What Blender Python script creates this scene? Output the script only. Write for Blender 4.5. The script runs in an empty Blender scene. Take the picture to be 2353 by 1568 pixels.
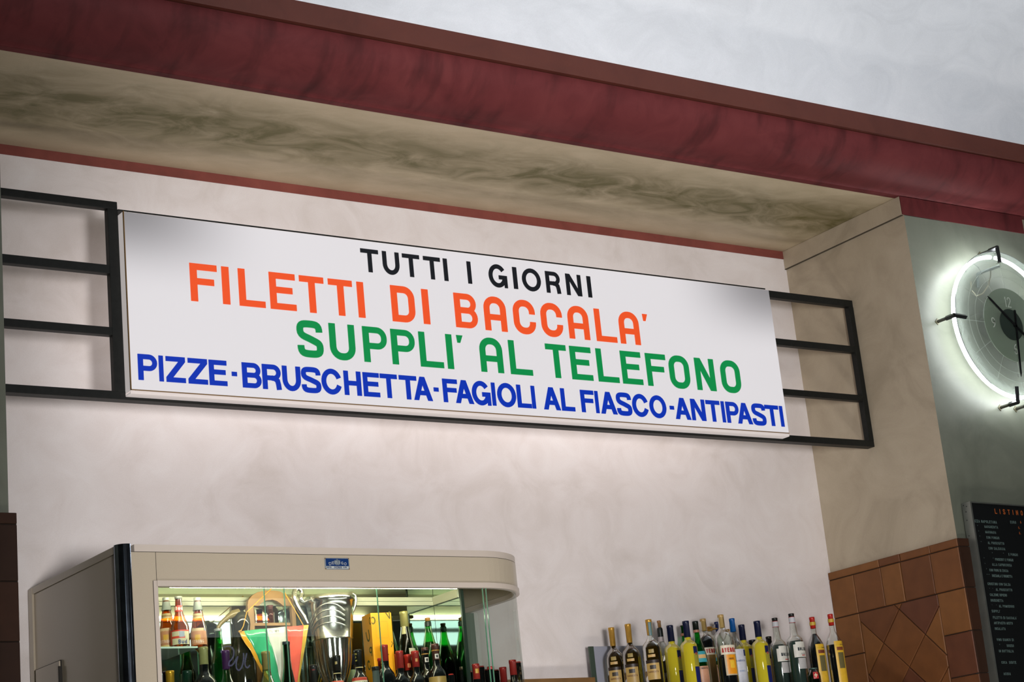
import bpy, math, random
from mathutils import Vector, Matrix
random.seed(7)
PI = math.pi
sc = bpy.context.scene
C = sc.collection

# ------------------------------------------------------------------ camera
RC = ((0.826474309679929, -0.5544685181242662, -0.0974929630699833),
      (0.07659461011115505, 0.2823102558854049, -0.9562605215754949),
      (0.5577396176900158, 0.7828573189483493, 0.2757914738130922))   # rows: right, down, forward
FPX, CX, CY = 4356.93, 1176.5, 784.0
EYE = Vector((0, 0, 1.6))
cam = bpy.data.cameras.new('camera')
cam.sensor_width = 36.0
cam.lens = 36.0 * FPX / 2353.0
cam.clip_start = 0.05
camo = bpy.data.objects.new('camera', cam)
C.objects.link(camo)
r_, d_, f_ = (Vector(v) for v in RC)
m3 = Matrix((r_, -d_, -f_)).transposed()
camo.matrix_world = Matrix.Translation(EYE) @ m3.to_4x4()
sc.camera = camo

# ------------------------------------------------------------------ world, lights, exposure
w = bpy.data.worlds.new('world'); sc.world = w; w.use_nodes = True
bg = w.node_tree.nodes['Background']
bg.inputs[0].default_value = (0.85, 0.92, 1.0, 1); bg.inputs[1].default_value = 0.05
sc.view_settings.view_transform = 'Standard'
sc.view_settings.look = 'None'
sc.view_settings.exposure = 0.0
sc.view_settings.gamma = 1.0
sc.view_settings.use_curve_mapping = False
sc.cycles.max_bounces = 10
sc.cycles.transparent_max_bounces = 24
sc.cycles.caustics_reflective = False
sc.cycles.caustics_refractive = False
sc.cycles.sample_clamp_indirect = 4.0

def area(name, loc, target, sx, sy, power, col=(1, 1, 1), spread=PI):
    l = bpy.data.lights.new(name, 'AREA'); l.shape = 'RECTANGLE'
    l.size = sx; l.size_y = sy; l.energy = power; l.color = col; l.spread = spread
    o = bpy.data.objects.new(name, l); C.objects.link(o)
    o.location = loc
    o.rotation_euler = (Vector(target) - Vector(loc)).to_track_quat('-Z', 'Y').to_euler()
    return o
# unseen spot added on the room side to light the alcove
sp = bpy.data.lights.new('alcove_fill_spot', 'SPOT')
sp.energy = 1480; sp.color = (1.0, 0.97, 0.965); sp.spot_size = math.radians(42); sp.spot_blend = 0.6
sp.shadow_soft_size = 0.45
spo = bpy.data.objects.new('alcove_fill_spot', sp); C.objects.link(spo)
spo.location = (1.35, -0.6, 1.85)
spo.rotation_euler = (Vector((4.72, 6.5, 3.05)) - Vector(spo.location)).to_track_quat('-Z', 'Y').to_euler()
# unseen area light added outside the frame to brighten the ceiling
area('ceiling_fill', (5.2, 1.6, 3.0), (5.0, 4.3, 6.2), 8.0, 0.6, 95, (0.95, 0.97, 1.0), math.radians(84))
# low fill light added below the frame, facing the alcove
area('low_fill', (4.7, 4.6, 0.9), (4.9, 6.9, 4.3), 4.4, 0.3, 36, (1.0, 0.94, 0.88))

# ------------------------------------------------------------------ helpers
def ray(x, y):
    return r_ * (x - CX) + d_ * (y - CY) + f_ * FPX
def at(x, y, ax, val):
    d = ray(x, y); t = (val - EYE[ax]) / d[ax]
    return EYE + d * t
def s2l(c):
    c = c / 255.0
    return c / 12.92 if c <= 0.04045 else ((c + 0.055) / 1.055) ** 2.4
def rgb(*c):
    return tuple(s2l(v) for v in c) + (1.0,)

class MB:
    def __init__(s): s.v = []; s.f = []; s.sm = []
    def add(s, vs, fs, smooth=False):
        n = len(s.v); s.v += [tuple(p) for p in vs]
        s.f += [tuple(n + i for i in f) for f in fs]; s.sm += [smooth] * len(fs)
        return s
    def box(s, a, b):
        (x0, y0, z0), (x1, y1, z1) = a, b
        x0, x1 = min(x0, x1), max(x0, x1); y0, y1 = min(y0, y1), max(y0, y1); z0, z1 = min(z0, z1), max(z0, z1)
        vs = [(x0, y0, z0), (x1, y0, z0), (x1, y1, z0), (x0, y1, z0), (x0, y0, z1), (x1, y0, z1), (x1, y1, z1), (x0, y1, z1)]
        return s.add(vs, [(0, 3, 2, 1), (4, 5, 6, 7), (0, 1, 5, 4), (1, 2, 6, 5), (2, 3, 7, 6), (3, 0, 4, 7)])
    def prism(s, poly, fn0, fn1, smooth=False):
        """poly 2D points; fn0/fn1 map (u,v) to 3D for the two ends"""
        n = len(poly)
        vs = [fn0(*p) for p in poly] + [fn1(*p) for p in poly]
        s.add(vs, [tuple(range(n - 1, -1, -1)), tuple(range(n, 2 * n))])
        return s.add(vs, [(i, (i + 1) % n, n + (i + 1) % n, n + i) for i in range(n)], smooth)
    def lathe(s, prof, segs=24, c=(0, 0, 0), a0=0.0, a1=2 * PI, smooth=True):
        full = abs(a1 - a0 - 2 * PI) < 1e-6
        n = segs if full else segs + 1
        vs = []
        for r, z in prof:
            for i in range(n):
                a = a0 + (a1 - a0) * i / segs
                vs.append((c[0] + r * math.cos(a), c[1] + r * math.sin(a), c[2] + z))
        fs = []
        for j in range(len(prof) - 1):
            for i in range(segs):
                k = (i + 1) % n
                fs.append((j * n + i, j * n + k, (j + 1) * n + k, (j + 1) * n + i))
        return s.add(vs, fs, smooth)
    def tube(s, pts, r, segs=8, smooth=True, closed=False):
        pts = [Vector(p) for p in pts]; n = len(pts)
        rr = r if isinstance(r, (list, tuple)) else [r] * n
        vs = []; up = None
        for i, p in enumerate(pts):
            if closed: t = pts[(i + 1) % n] - pts[i - 1]
            else: t = pts[min(i + 1, n - 1)] - pts[max(i - 1, 0)]
            t.normalize()
            if up is None:
                up = Vector((0, 0, 1)) if abs(t.z) < 0.9 else Vector((1, 0, 0))
            a = t.cross(up).normalized(); b = a.cross(t).normalized(); up = b
            for k in range(segs):
                an = 2 * PI * k / segs
                vs.append(p + (a * math.cos(an) + b * math.sin(an)) * rr[i])
        fs = []
        m = n if closed else n - 1
        for i in range(m):
            j = (i + 1) % n
            for k in range(segs):
                l = (k + 1) % segs
                fs.append((i * segs + k, i * segs + l, j * segs + l, j * segs + k))
        s.add(vs, fs, smooth)
        if not closed:
            s.add(vs[:segs], [tuple(range(segs - 1, -1, -1))])
            s.add(vs[-segs:], [tuple(range(segs))])
        return s
    def build(s, name, m, parent=None, bevel=0.0):
        me = bpy.data.meshes.new(name); me.from_pydata(s.v, [], s.f); me.update()
        me.polygons.foreach_set('use_smooth', s.sm)
        if m: me.materials.append(m)
        o = bpy.data.objects.new(name, me); C.objects.link(o)
        if parent:
            o.parent = parent
            if parent.type == 'EMPTY' or parent.parent or tuple(parent.location) != (0, 0, 0):
                o.matrix_parent_inverse = world_of(parent).inverted()
        if bevel:
            b = o.modifiers.new('bevel', 'BEVEL'); b.width = bevel; b.segments = 2; b.limit_method = 'ANGLE'
        return o

def world_of(o):
    m = Matrix.LocRotScale(o.location, o.rotation_euler, o.scale)
    if o.parent: return world_of(o.parent) @ o.matrix_parent_inverse @ m
    return m
def thing(name, label, cat, loc=(0, 0, 0), group=None, rot=(0, 0, 0)):
    o = bpy.data.objects.new(name, None); C.objects.link(o)
    o.location = loc; o.rotation_euler = rot; o.empty_display_size = 0.05
    o['label'] = label; o['category'] = cat
    if group: o['group'] = group
    return o
def tag(o, label, cat, group=None):
    o['label'] = label; o['category'] = cat
    if group: o['group'] = group
    return o
def struct(o, label=None, cat=None):
    o['kind'] = 'structure'
    if label: o['label'] = label
    if cat: o['category'] = cat
    return o

# ------------------------------------------------------------------ materials
def newmat(name):
    m = bpy.data.materials.new(name); m.use_nodes = True
    return m, m.node_tree, m.node_tree.nodes['Principled BSDF']
def solid(name, col, rough=0.5, metal=0.0, spec=0.5, coat=0.0, var=0.0, scale=20.0, bump=0.0):
    m, t, b = newmat(name)
    b.inputs['Base Color'].default_value = col
    b.inputs['Roughness'].default_value = rough; b.inputs['Metallic'].default_value = metal
    b.inputs['Specular IOR Level'].default_value = spec; b.inputs['Coat Weight'].default_value = coat
    if var or bump:
        tc = t.nodes.new('ShaderNodeTexCoord'); n = t.nodes.new('ShaderNodeTexNoise')
        n.inputs['Scale'].default_value = scale; n.inputs['Detail'].default_value = 4
        t.links.new(tc.outputs['Object'], n.inputs['Vector'])
        if var:
            r = t.nodes.new('ShaderNodeMapRange'); r.inputs[1].default_value = 0.3; r.inputs[2].default_value = 0.7
            r.inputs[3].default_value = 1 - var; r.inputs[4].default_value = 1 + var
            mx = t.nodes.new('ShaderNodeMix'); mx.data_type = 'RGBA'; mx.blend_type = 'MULTIPLY'
            mx.inputs[0].default_value = 1; mx.inputs[6].default_value = col
            t.links.new(n.outputs[0], r.inputs[0]); t.links.new(r.outputs[0], mx.inputs[7]); t.links.new(mx.outputs[2], b.inputs['Base Color'])
        if bump:
            bu = t.nodes.new('ShaderNodeBump'); bu.inputs['Strength'].default_value = bump; bu.inputs['Distance'].default_value = 0.002
            t.links.new(n.outputs[0], bu.inputs['Height']); t.links.new(bu.outputs[0], b.inputs['Normal'])
    return m
def plaster(name, c0, c1, c2, rough=0.45, mscale=(1, 1, 1), stain=None, s1=5.0, bump=0.12, spread=0.2):
    """trowelled venetian plaster: clouds of three tones with directional strokes"""
    m, t, b = newmat(name)
    N = t.nodes.new; L = t.links.new
    tc = N('ShaderNodeTexCoord'); mp = N('ShaderNodeMapping'); mp.inputs['Scale'].default_value = mscale
    L(tc.outputs['Object'], mp.inputs['Vector'])
    n1 = N('ShaderNodeTexNoise'); n1.inputs['Scale'].default_value = s1; n1.inputs['Detail'].default_value = 6
    n1.inputs['Roughness'].default_value = 0.6; n1.inputs['Distortion'].default_value = 1.4
    n2 = N('ShaderNodeTexNoise'); n2.inputs['Scale'].default_value = s1 * 0.35; n2.inputs['Detail'].default_value = 4; n2.inputs['Distortion'].default_value = 0.8
    n3 = N('ShaderNodeTexNoise'); n3.inputs['Scale'].default_value = 240; n3.inputs['Detail'].default_value = 2
    L(mp.outputs[0], n1.inputs['Vector']); L(mp.outputs[0], n2.inputs['Vector']); L(tc.outputs['Object'], n3.inputs['Vector'])
    r1 = N('ShaderNodeValToRGB'); e = r1.color_ramp.elements
    e[0].position = 0.5 - spread; e[0].color = c0; e[1].position = 0.5 + spread; e[1].color = c2
    k = r1.color_ramp.elements.new(0.5); k.color = c1
    mixf = N('ShaderNodeMix'); mixf.inputs[0].default_value = 0.45
    L(n1.outputs[0], mixf.inputs[2]); L(n2.outputs[0], mixf.inputs[3]); L(mixf.outputs[0], r1.inputs[0])
    last = r1.outputs[0]
    g = N('ShaderNodeMapRange'); g.inputs[3].default_value = 0.93; g.inputs[4].default_value = 1.07
    L(n3.outputs[0], g.inputs[0])
    mg = N('ShaderNodeMix'); mg.data_type = 'RGBA'; mg.blend_type = 'MULTIPLY'; mg.inputs[0].default_value = 1
    L(last, mg.inputs[6]); L(g.outputs[0], mg.inputs[7]); last = mg.outputs[2]
    if stain:
        last = stain(t, tc, n1, n2, last)
    L(last, b.inputs['Base Color'])
    b.inputs['Roughness'].default_value = rough; b.inputs['Specular IOR Level'].default_value = 0.35
    bu = N('ShaderNodeBump'); bu.inputs['Strength'].default_value = bump; bu.inputs['Distance'].default_value = 0.01
    L(n1.outputs[0], bu.inputs['Height']); L(bu.outputs[0], b.inputs['Normal'])
    return m
def emit(name, col, s, rough=0.4, base=None, cam_only=None):
    m, t, b = newmat(name)
    b.inputs['Base Color'].default_value = base or col
    b.inputs['Emission Color'].default_value = col; b.inputs['Emission Strength'].default_value = s
    b.inputs['Roughness'].default_value = rough
    return m
def thin_glass(name, tint, refl=1.0, rough=0.0, body=None, bodyf=0.0):
    """thin pane or bottle wall: tinted see-through with a Fresnel mirror on top; body adds a diffuse/translucent share"""
    m = bpy.data.materials.new(name); m.use_nodes = True; t = m.node_tree; t.nodes.clear()
    N = t.nodes.new; L = t.links.new
    out = N('ShaderNodeOutputMaterial'); tr = N('ShaderNodeBsdfTransparent'); tr.inputs[0].default_value = tint
    gl = N('ShaderNodeBsdfGlossy'); gl.inputs['Roughness'].default_value = rough
    fr = N('ShaderNodeFresnel'); fr.inputs[0].default_value = 1.45
    mx = N('ShaderNodeMixShader'); ml = N('ShaderNodeMath'); ml.operation = 'MULTIPLY'; ml.inputs[1].default_value = refl
    L(fr.outputs[0], ml.inputs[0]); L(ml.outputs[0], mx.inputs[0])
    first = tr.outputs[0]
    if body:
        df = N('ShaderNodeBsdfDiffuse'); df.inputs[0].default_value = body
        tl = N('ShaderNodeBsdfTranslucent'); tl.inputs[0].default_value = body
        m1 = N('ShaderNodeMixShader'); m1.inputs[0].default_value = 0.5
        L(df.outputs[0], m1.inputs[1]); L(tl.outputs[0], m1.inputs[2])
        m2 = N('ShaderNodeMixShader'); m2.inputs[0].default_value = bodyf
        L(tr.outputs[0], m2.inputs[1]); L(m1.outputs[0], m2.inputs[2]); first = m2.outputs[0]
    L(first, mx.inputs[1]); L(gl.outputs[0], mx.inputs[2]); L(mx.outputs[0], out.inputs[0])
    return m

def ceil_smear_shade(t, tc, n1, n2, last):
    # soot smears brushed along the alcove ceiling, with the sign's shade painted in
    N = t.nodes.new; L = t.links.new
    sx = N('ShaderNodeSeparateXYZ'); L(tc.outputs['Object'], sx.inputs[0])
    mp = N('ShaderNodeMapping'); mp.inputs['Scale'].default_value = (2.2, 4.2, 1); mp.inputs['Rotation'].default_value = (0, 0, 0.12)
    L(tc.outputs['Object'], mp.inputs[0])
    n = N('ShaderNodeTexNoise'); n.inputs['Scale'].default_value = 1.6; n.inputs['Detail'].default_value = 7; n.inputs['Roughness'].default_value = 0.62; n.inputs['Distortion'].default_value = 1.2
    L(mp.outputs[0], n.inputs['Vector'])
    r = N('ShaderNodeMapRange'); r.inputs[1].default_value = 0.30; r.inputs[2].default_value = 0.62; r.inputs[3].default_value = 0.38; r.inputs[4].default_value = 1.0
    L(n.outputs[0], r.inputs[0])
    # painted shade: the darkening peaks in a band above the sign
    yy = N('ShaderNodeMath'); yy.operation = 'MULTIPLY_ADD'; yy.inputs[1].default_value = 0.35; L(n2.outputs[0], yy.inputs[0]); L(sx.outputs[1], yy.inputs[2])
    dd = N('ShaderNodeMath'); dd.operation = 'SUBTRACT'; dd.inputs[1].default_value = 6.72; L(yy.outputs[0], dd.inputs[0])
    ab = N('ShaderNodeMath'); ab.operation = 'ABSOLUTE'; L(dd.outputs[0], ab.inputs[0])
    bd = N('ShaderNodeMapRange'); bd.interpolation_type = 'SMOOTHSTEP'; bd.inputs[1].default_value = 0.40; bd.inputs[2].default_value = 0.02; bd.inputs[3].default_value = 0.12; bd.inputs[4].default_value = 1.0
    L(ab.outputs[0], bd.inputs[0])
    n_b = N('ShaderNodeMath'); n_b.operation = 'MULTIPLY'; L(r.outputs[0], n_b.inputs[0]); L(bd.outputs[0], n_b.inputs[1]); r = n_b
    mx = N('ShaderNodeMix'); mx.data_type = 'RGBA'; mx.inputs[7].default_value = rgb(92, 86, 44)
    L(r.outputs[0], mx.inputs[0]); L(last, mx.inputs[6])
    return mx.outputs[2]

M = {}
M['back'] = plaster('plaster_back', rgb(212, 203, 198), rgb(224, 216, 213), rgb(231, 225, 223), s1=4.0, bump=0.05, spread=0.16)
M['reveal'] = plaster('plaster_reveal', rgb(150, 138, 118), rgb(172, 159, 138), rgb(185, 173, 152), s1=3.2, bump=0.08)
M['pier'] = plaster('plaster_pier', rgb(94, 98, 86), rgb(110, 114, 101), rgb(122, 125, 112), s1=3.0, bump=0.08)
M['alcove_ceiling'] = plaster('plaster_alcove_ceiling', rgb(176, 160, 132), rgb(190, 174, 146), rgb(200, 185, 158), s1=2.5, mscale=(1, 2.5, 1), stain=ceil_smear_shade)
M['ceiling'] = plaster('plaster_ceiling', rgb(214, 217, 221), rgb(226, 229, 233), rgb(236, 238, 241), s1=3.0, mscale=(1, 2.4, 1), bump=0.25)
def red_stain(t, tc, n1, n2, last):
    N = t.nodes.new; L = t.links.new
    mp = N('ShaderNodeMapping'); mp.inputs['Scale'].default_value = (5, 1.2, 1.2); mp.inputs['Rotation'].default_value = (0, 0, 0.5)
    L(tc.outputs['Object'], mp.inputs[0])
    n = N('ShaderNodeTexNoise'); n.inputs['Scale'].default_value = 2.2; n.inputs['Detail'].default_value = 6
    L(mp.outputs[0], n.inputs['Vector'])
    r = N('ShaderNodeMapRange'); r.inputs[1].default_value = 0.52; r.inputs[2].default_value = 0.75; r.inputs[3].default_value = 0; r.inputs[4].default_value = 0.7
    L(n.outputs[0], r.inputs[0])
    mx = N('ShaderNodeMix'); mx.data_type = 'RGBA'; mx.inputs[7].default_value = rgb(52, 24, 24)
    L(r.outputs[0], mx.inputs[0]); L(last, mx.inputs[6])
    return mx.outputs[2]
M['cornice'] = plaster('cornice_burgundy', rgb(80, 34, 35), rgb(95, 42, 43), rgb(106, 50, 50), rough=0.6, s1=6, stain=red_stain, bump=0.1)
M['cornice'].node_tree.nodes['Principled BSDF'].inputs['Specular IOR Level'].default_value = .12
M['fascia'] = plaster('fascia_lit_tone', rgb(78, 37, 28), rgb(86, 42, 32), rgb(92, 46, 35), rough=0.5, s1=6, bump=0.05)  # cornice paint again; the brown cast of its light is in the colour
M['strip'] = plaster('strip_red', rgb(108, 56, 48), rgb(124, 64, 56), rgb(134, 72, 62), rough=0.5, s1=8, bump=0.05)
M['floor'] = solid('floor_stone', rgb(120, 110, 98), 0.5, var=0.1, scale=4)
M['dark_wall'] = solid('room_wall', rgb(120, 122, 112), 0.8, var=0.05, scale=3)
M['grout'] = solid('grout', rgb(40, 28, 18), 0.9)
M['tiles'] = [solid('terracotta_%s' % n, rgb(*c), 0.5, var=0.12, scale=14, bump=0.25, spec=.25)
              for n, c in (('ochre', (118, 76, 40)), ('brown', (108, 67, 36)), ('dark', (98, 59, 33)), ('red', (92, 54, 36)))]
M['pier_tiles'] = [solid('terracotta_shaded', rgb(54, 32, 20), .6, var=.12, scale=14, bump=.25, spec=.2), solid('terracotta_shaded_dark', rgb(46, 28, 18), .6, var=.12, scale=14, bump=.25, spec=.2)]  # reveal terracotta again, darkened to carry the shade of the pier fronts
M['iron'] = solid('black_iron', rgb(20, 22, 20), 0.5, var=0.25, scale=60, bump=0.2, spec=0.3)
M['box_side'] = solid('cream_aluminium', rgb(200, 188, 182), 0.45, var=0.06, scale=30)
M['grime'] = solid('grime_seam', rgb(120, 92, 52), 0.8)
M['chrome'] = solid('chrome', rgb(140, 150, 165), 0.12, 1.0, var=0.25, scale=18)
M['cream_enamel'] = solid('cream_enamel', rgb(176, 164, 144), 0.32, coat=0.3, var=0.03, scale=300)
M['cream_light'] = solid('cream_enamel_lip', rgb(190, 178, 166), 0.4, coat=0.2)
M['seam'] = solid('dark_seam', rgb(34, 30, 24), 0.8)
M['inner'] = solid('cabinet_inner_white', rgb(208, 208, 176), 0.4)
M['mirror'] = solid('mirror_silver', rgb(205, 222, 214), 0.015, 1.0)
M['pane'] = thin_glass('clear_pane', (0.94, 0.975, 0.95, 1), 0.45)
M['pane_edge'] = solid('green_glass_edge', rgb(96, 150, 122), 0.15, coat=0.6)
M['steel'] = solid('brushed_steel', rgb(176, 178, 192), 0.3, 0.35, var=0.08, scale=8)
M['black'] = solid('black_satin', rgb(16, 17, 18), 0.35)
M['silver'] = solid('silver_plate', rgb(236, 236, 230), 0.2, 1.0, var=0.06, scale=20)
M['wood'] = solid('oak', rgb(160, 122, 78), 0.5, var=0.15, scale=16)
M['wood_dark'] = solid('oak_inside', rgb(112, 80, 40), 0.6, var=0.15, scale=16)

# ------------------------------------------------------------------ stroke alphabet (own lettering)
def bez(p0, p1, p2, p3, n=8):
    out = []
    for i in range(1, n + 1):
        t = i / n; u = 1 - t
        out.append((u**3*p0[0]+3*u*u*t*p1[0]+3*u*t*t*p2[0]+t**3*p3[0], u**3*p0[1]+3*u*u*t*p1[1]+3*u*t*t*p2[1]+t**3*p3[1]))
    return out
def arc(cx, cy, rx, ry, a0, a1, n=8):
    return [(cx + rx * math.cos(a0 + (a1 - a0) * i / n), cy + ry * math.sin(a0 + (a1 - a0) * i / n)) for i in range(n + 1)]
def ribbon(pts, t, closed=False):
    """polygons (quads) for a stroke of width t along pts with mitred joints"""
    P = [Vector(p).to_2d() if len(p) == 2 else Vector(p) for p in pts]
    Q = []
    for p in P:
        if not Q or (p - Q[-1]).length > 1e-6: Q.append(p)
    if closed and (Q[0] - Q[-1]).length < 1e-6: Q.pop()
    n = len(Q); L, R = [], []
    for i, p in enumerate(Q):
        a = Q[i - 1] if (i > 0 or closed) else None
        b = Q[(i + 1) % n] if (i < n - 1 or closed) else None
        d1 = (p - a).normalized() if a is not None else (b - p).normalized()
        d2 = (b - p).normalized() if b is not None else d1
        n1 = Vector((-d1.y, d1.x)); n2 = Vector((-d2.y, d2.x)); mt = (n1 + n2)
        if mt.length < 1e-4: mt = n1
        mt.normalize(); k = (t / 2) / max(0.35, mt.dot(n1))
        L.append(p + mt * k); R.append(p - mt * k)
    out = []
    for i in range(n if closed else n - 1):
        j = (i + 1) % n
        out.append([tuple(R[i]), tuple(R[j]), tuple(L[j]), tuple(L[i])])
    return out
def rect(x0, y0, x1, y1): return [[(x0, y0), (x1, y0), (x1, y1), (x0, y1)]]
def glyph(ch, w, h, t, blk=False, n=7):
    """quads of one capital in a w x h box; blk = squared sign-writer style, else grotesque"""
    a = t / 2; xl, xr, yb, yt = a, w - a, a, h - a; q = []
    th = t * (0.92 if not blk else 0.88); hb = th / 2
    yb, yt = hb, h - hb; ym = h * 0.5
    if ch == 'I': return rect(w / 2 - a, 0, w / 2 + a, h) if w > 1.3 * t else rect(0, 0, w, h)
    if ch == 'L': return rect(0, 0, t, h) + rect(t, 0, w, th)
    if ch in 'EF':
        q = rect(0, 0, t, h) + rect(t, h - th, w, h) + rect(t, h * 0.53 - hb, w * (0.88 if blk else 0.93), h * 0.53 + hb)
        if ch == 'E': q += rect(t, 0, w, th)
        return q
    if ch == 'T': return rect(0, h - th, w, h) + rect(w / 2 - a, 0, w / 2 + a, h - th)
    if ch == 'H': return rect(0, 0, t, h) + rect(w - t, 0, w, h) + rect(t, ym - hb, w - t, ym + hb)
    if ch == '-': return rect(0, h * .42, w, h * .42 + th * 0.9)
    if ch == "'": return [[(w * .12, h * .78), (w * .56, h * .78), (w, h), (0, h)]]
    if ch == '"': return rect(0, h * .7, w * .3, h) + rect(w * .6, h * .7, w * .9, h)
    if ch == '.': return rect(0, 0, t, t)
    if ch == ',': return rect(0, -t, t * .7, t)
    if ch == 'Z':
        return rect(0, h - th, w, h) + rect(0, 0, w, th) + [[(0, th), (t * 1.35, th), (w, h - th), (w - t * 1.35, h - th)]]
    if ch == 'N':
        return rect(0, 0, t, h) + rect(w - t, 0, w, h) + [[(w - t * 1.15, 0), (w, 0), (t * 1.15, h), (0, h)]]
    if ch == 'M':
        return rect(0, 0, t, h) + rect(w - t, 0, w, h) + [[(w/2 - a, 0), (w/2 + a, 0), (t * 1.2, h), (0, h)], [(w/2 - a, 0), (w/2 + a, 0), (w, h), (w - t * 1.2, h)]]
    if ch == 'V': return [[(w/2 - a, 0), (w/2 + a, 0), (t * 1.1, h), (0, h)], [(w/2 - a, 0), (w/2 + a, 0), (w, h), (w - t * 1.1, h)]]
    if ch == 'W': return [[(w*q0 - a, 0), (w*q0 + a, 0), (x1 + a, h), (x1 - a, h)] for q0, x1 in ((.28, a), (.28, w/2), (.72, w/2), (.72, w - a))]
    if ch == 'X': return [[(0, 0), (t*1.2, 0), (w, h), (w - t*1.2, h)], [(w - t*1.2, 0), (w, 0), (t*1.2, h), (0, h)]]
    if ch == 'Y': return rect(w/2 - a, 0, w/2 + a, ym) + [[(w/2 - a, ym), (w/2 + a, ym), (t*1.2, h), (0, h)], [(w/2 - a, ym), (w/2 + a, ym), (w, h), (w - t*1.2, h)]]
    if ch == 'K': return rect(0, 0, t, h) + [[(t, h*.38), (t, h*.38 + t*1.3), (w - t*1.2, h), (w, h)], [(w - t*1.3, 0), (w, 0), (t*2, h*.6), (t, h*.5)]]
    if ch == 'A':
        if blk:
            r = min(w, h) * 0.34
            p = [(xl, 0), (xl, yt - r)] + arc(xl + r, yt - r, r, r, PI, PI / 2, n) + arc(xr - r, yt - r, r, r, PI / 2, 0, n) + [(xr, 0)]
            return ribbon(p, t) + rect(t, h * .40 - hb, w - t, h * .40 + hb)
        return [[(0, 0), (t * 1.1, 0), (w/2 + t * .55, h), (w/2 - t * .55, h)], [(w - t * 1.1, 0), (w, 0), (w/2 + t * .55, h), (w/2 - t * .55, h)]] + rect(w * .24, h * .22, w * .76, h * .22 + th)
    if ch == 'U':
        if blk: r = min(w, h) * .34; return ribbon([(xl, h), (xl, yb + r)] + arc(xl + r, yb + r, r, r, PI, 1.5 * PI, n) + arc(xr - r, yb + r, r, r, 1.5 * PI, 2 * PI, n) + [(xr, h)], t)
        ry = h * .36; return ribbon([(xl, h), (xl, yb + ry)] + arc(w/2, yb + ry, w/2 - a, ry, PI, 2 * PI, 2 * n) + [(xr, h)], t)
    if ch in 'OQD0':
        if ch == 'D' or blk:
            r = min(w, h) * .32
            if ch == 'D': p = [(xl, yb), (xr - r, yb)] + arc(xr - r, yb + r, r, r, -PI/2, 0, n) + arc(xr - r, yt - r, r, r, 0, PI/2, n) + [(xl, yt)]
            else: p = arc(xr - r, yb + r, r, r, -PI/2, 0, n) + arc(xr - r, yt - r, r, r, 0, PI/2, n) + arc(xl + r, yt - r, r, r, PI/2, PI, n) + arc(xl + r, yb + r, r, r, PI, 1.5 * PI, n)
            return ribbon(p, t, True)
        q = ribbon(arc(w/2, h/2, w/2 - a, h/2 - hb, 0, 2 * PI, 4 * n)[:-1], t, True)
        if ch == 'Q': q += [[(w*.6, h*.25), (w*.72, h*.33), (w, 0), (w*.85, -h*.03)]]
        return q
    if ch == 'C' or ch == 'G':
        if blk:
            r = min(w, h) * .34
            p = [(xr, h * .60)] + arc(xr - r, yt - r, r, r, 0, PI/2, n) + arc(xl + r, yt - r, r, r, PI/2, PI, n) + arc(xl + r, yb + r, r, r, PI, 1.5 * PI, n) + arc(xr - r, yb + r, r, r, 1.5 * PI, 2 * PI, n) + [(xr, h * .37)]
            return ribbon(p, t)
        if ch == 'C': return ribbon(arc(w/2, h/2, w/2 - a, h/2 - hb, .36, 2 * PI - .36, 4 * n), t)
        return ribbon(arc(w * .49, h/2, w * .49 - a, h/2 - hb, .62, 2 * PI - .25, 4 * n), t) + rect(w * .55, h * .36, w, h * .36 + th) + rect(w - t * .8, 0, w, h * .36)
    if ch in 'PRB':
        yk = h * (.46 if ch != 'B' else .51)
        rr = min((yt - yk) / 2, w * .42) if not blk else min((yt - yk) / 2, w * .28)
        xe = xr if ch != 'B' else xr - t * .12
        q = ribbon([(xl, yk), (xe - rr, yk)] + arc(xe - rr, yk + rr, rr, rr, -PI/2, 0, n) + arc(xe - rr, yt - rr, rr, rr, 0, PI/2, n) + [(xl, yt)], th)
        q += rect(0, 0, t, h)
        if ch == 'B':
            r2 = min((yk - yb) / 2, w * .42) if not blk else min((yk - yb) / 2, w * .28)
            q += ribbon([(xl, yb), (xr - r2, yb)] + arc(xr - r2, yb + r2, r2, r2, -PI/2, 0, n) + arc(xr - r2, yk - r2, r2, r2, 0, PI/2, n) + [(xl, yk)], th)
        if ch == 'R':
            q += ribbon([(w * .5, yk), (w * .68, yk - h * .02), (w * .80, yk - h * .10), (w * .84, h * .22), (w - a, 0)], t)
        return q
    if ch == 'S':
        p = [(xr, .70*h)] + bez((xr, .70*h), (xr, .9*h), (.78*w, yt), (.5*w, yt), n) + bez((.5*w, yt), (.22*w, yt), (xl, .9*h), (xl, .735*h), n)
        p += bez((xl, .735*h), (xl, .56*h), (.34*w, .56*h), (.55*w, .485*h), n) + bez((.55*w, .485*h), (.80*w, .40*h), (xr, .40*h), (xr, .265*h), n)
        p += bez((xr, .265*h), (xr, .10*h), (.78*w, yb), (.5*w, yb), n) + bez((.5*w, yb), (.20*w, yb), (xl, .11*h), (xl, .31*h), n)
        return ribbon(p, t)
    if ch == 'J': return ribbon([(xr, h), (xr, h*.3)] + arc(w/2, h*.3, w/2 - a, h*.3 - a, 0, -PI, n), t)
    if ch == '1': return rect(w*.5, 0, w*.5 + t, h) + [[(w*.5, h), (w*.2, h*.8), (w*.2, h*.7), (w*.5, h*.88)]]
    if ch == '2': return ribbon(arc(w/2, h*.72, w/2 - a, h*.28 - a, PI, -.5, 2*n) + [(xl, a), (w, a)], t)
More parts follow.
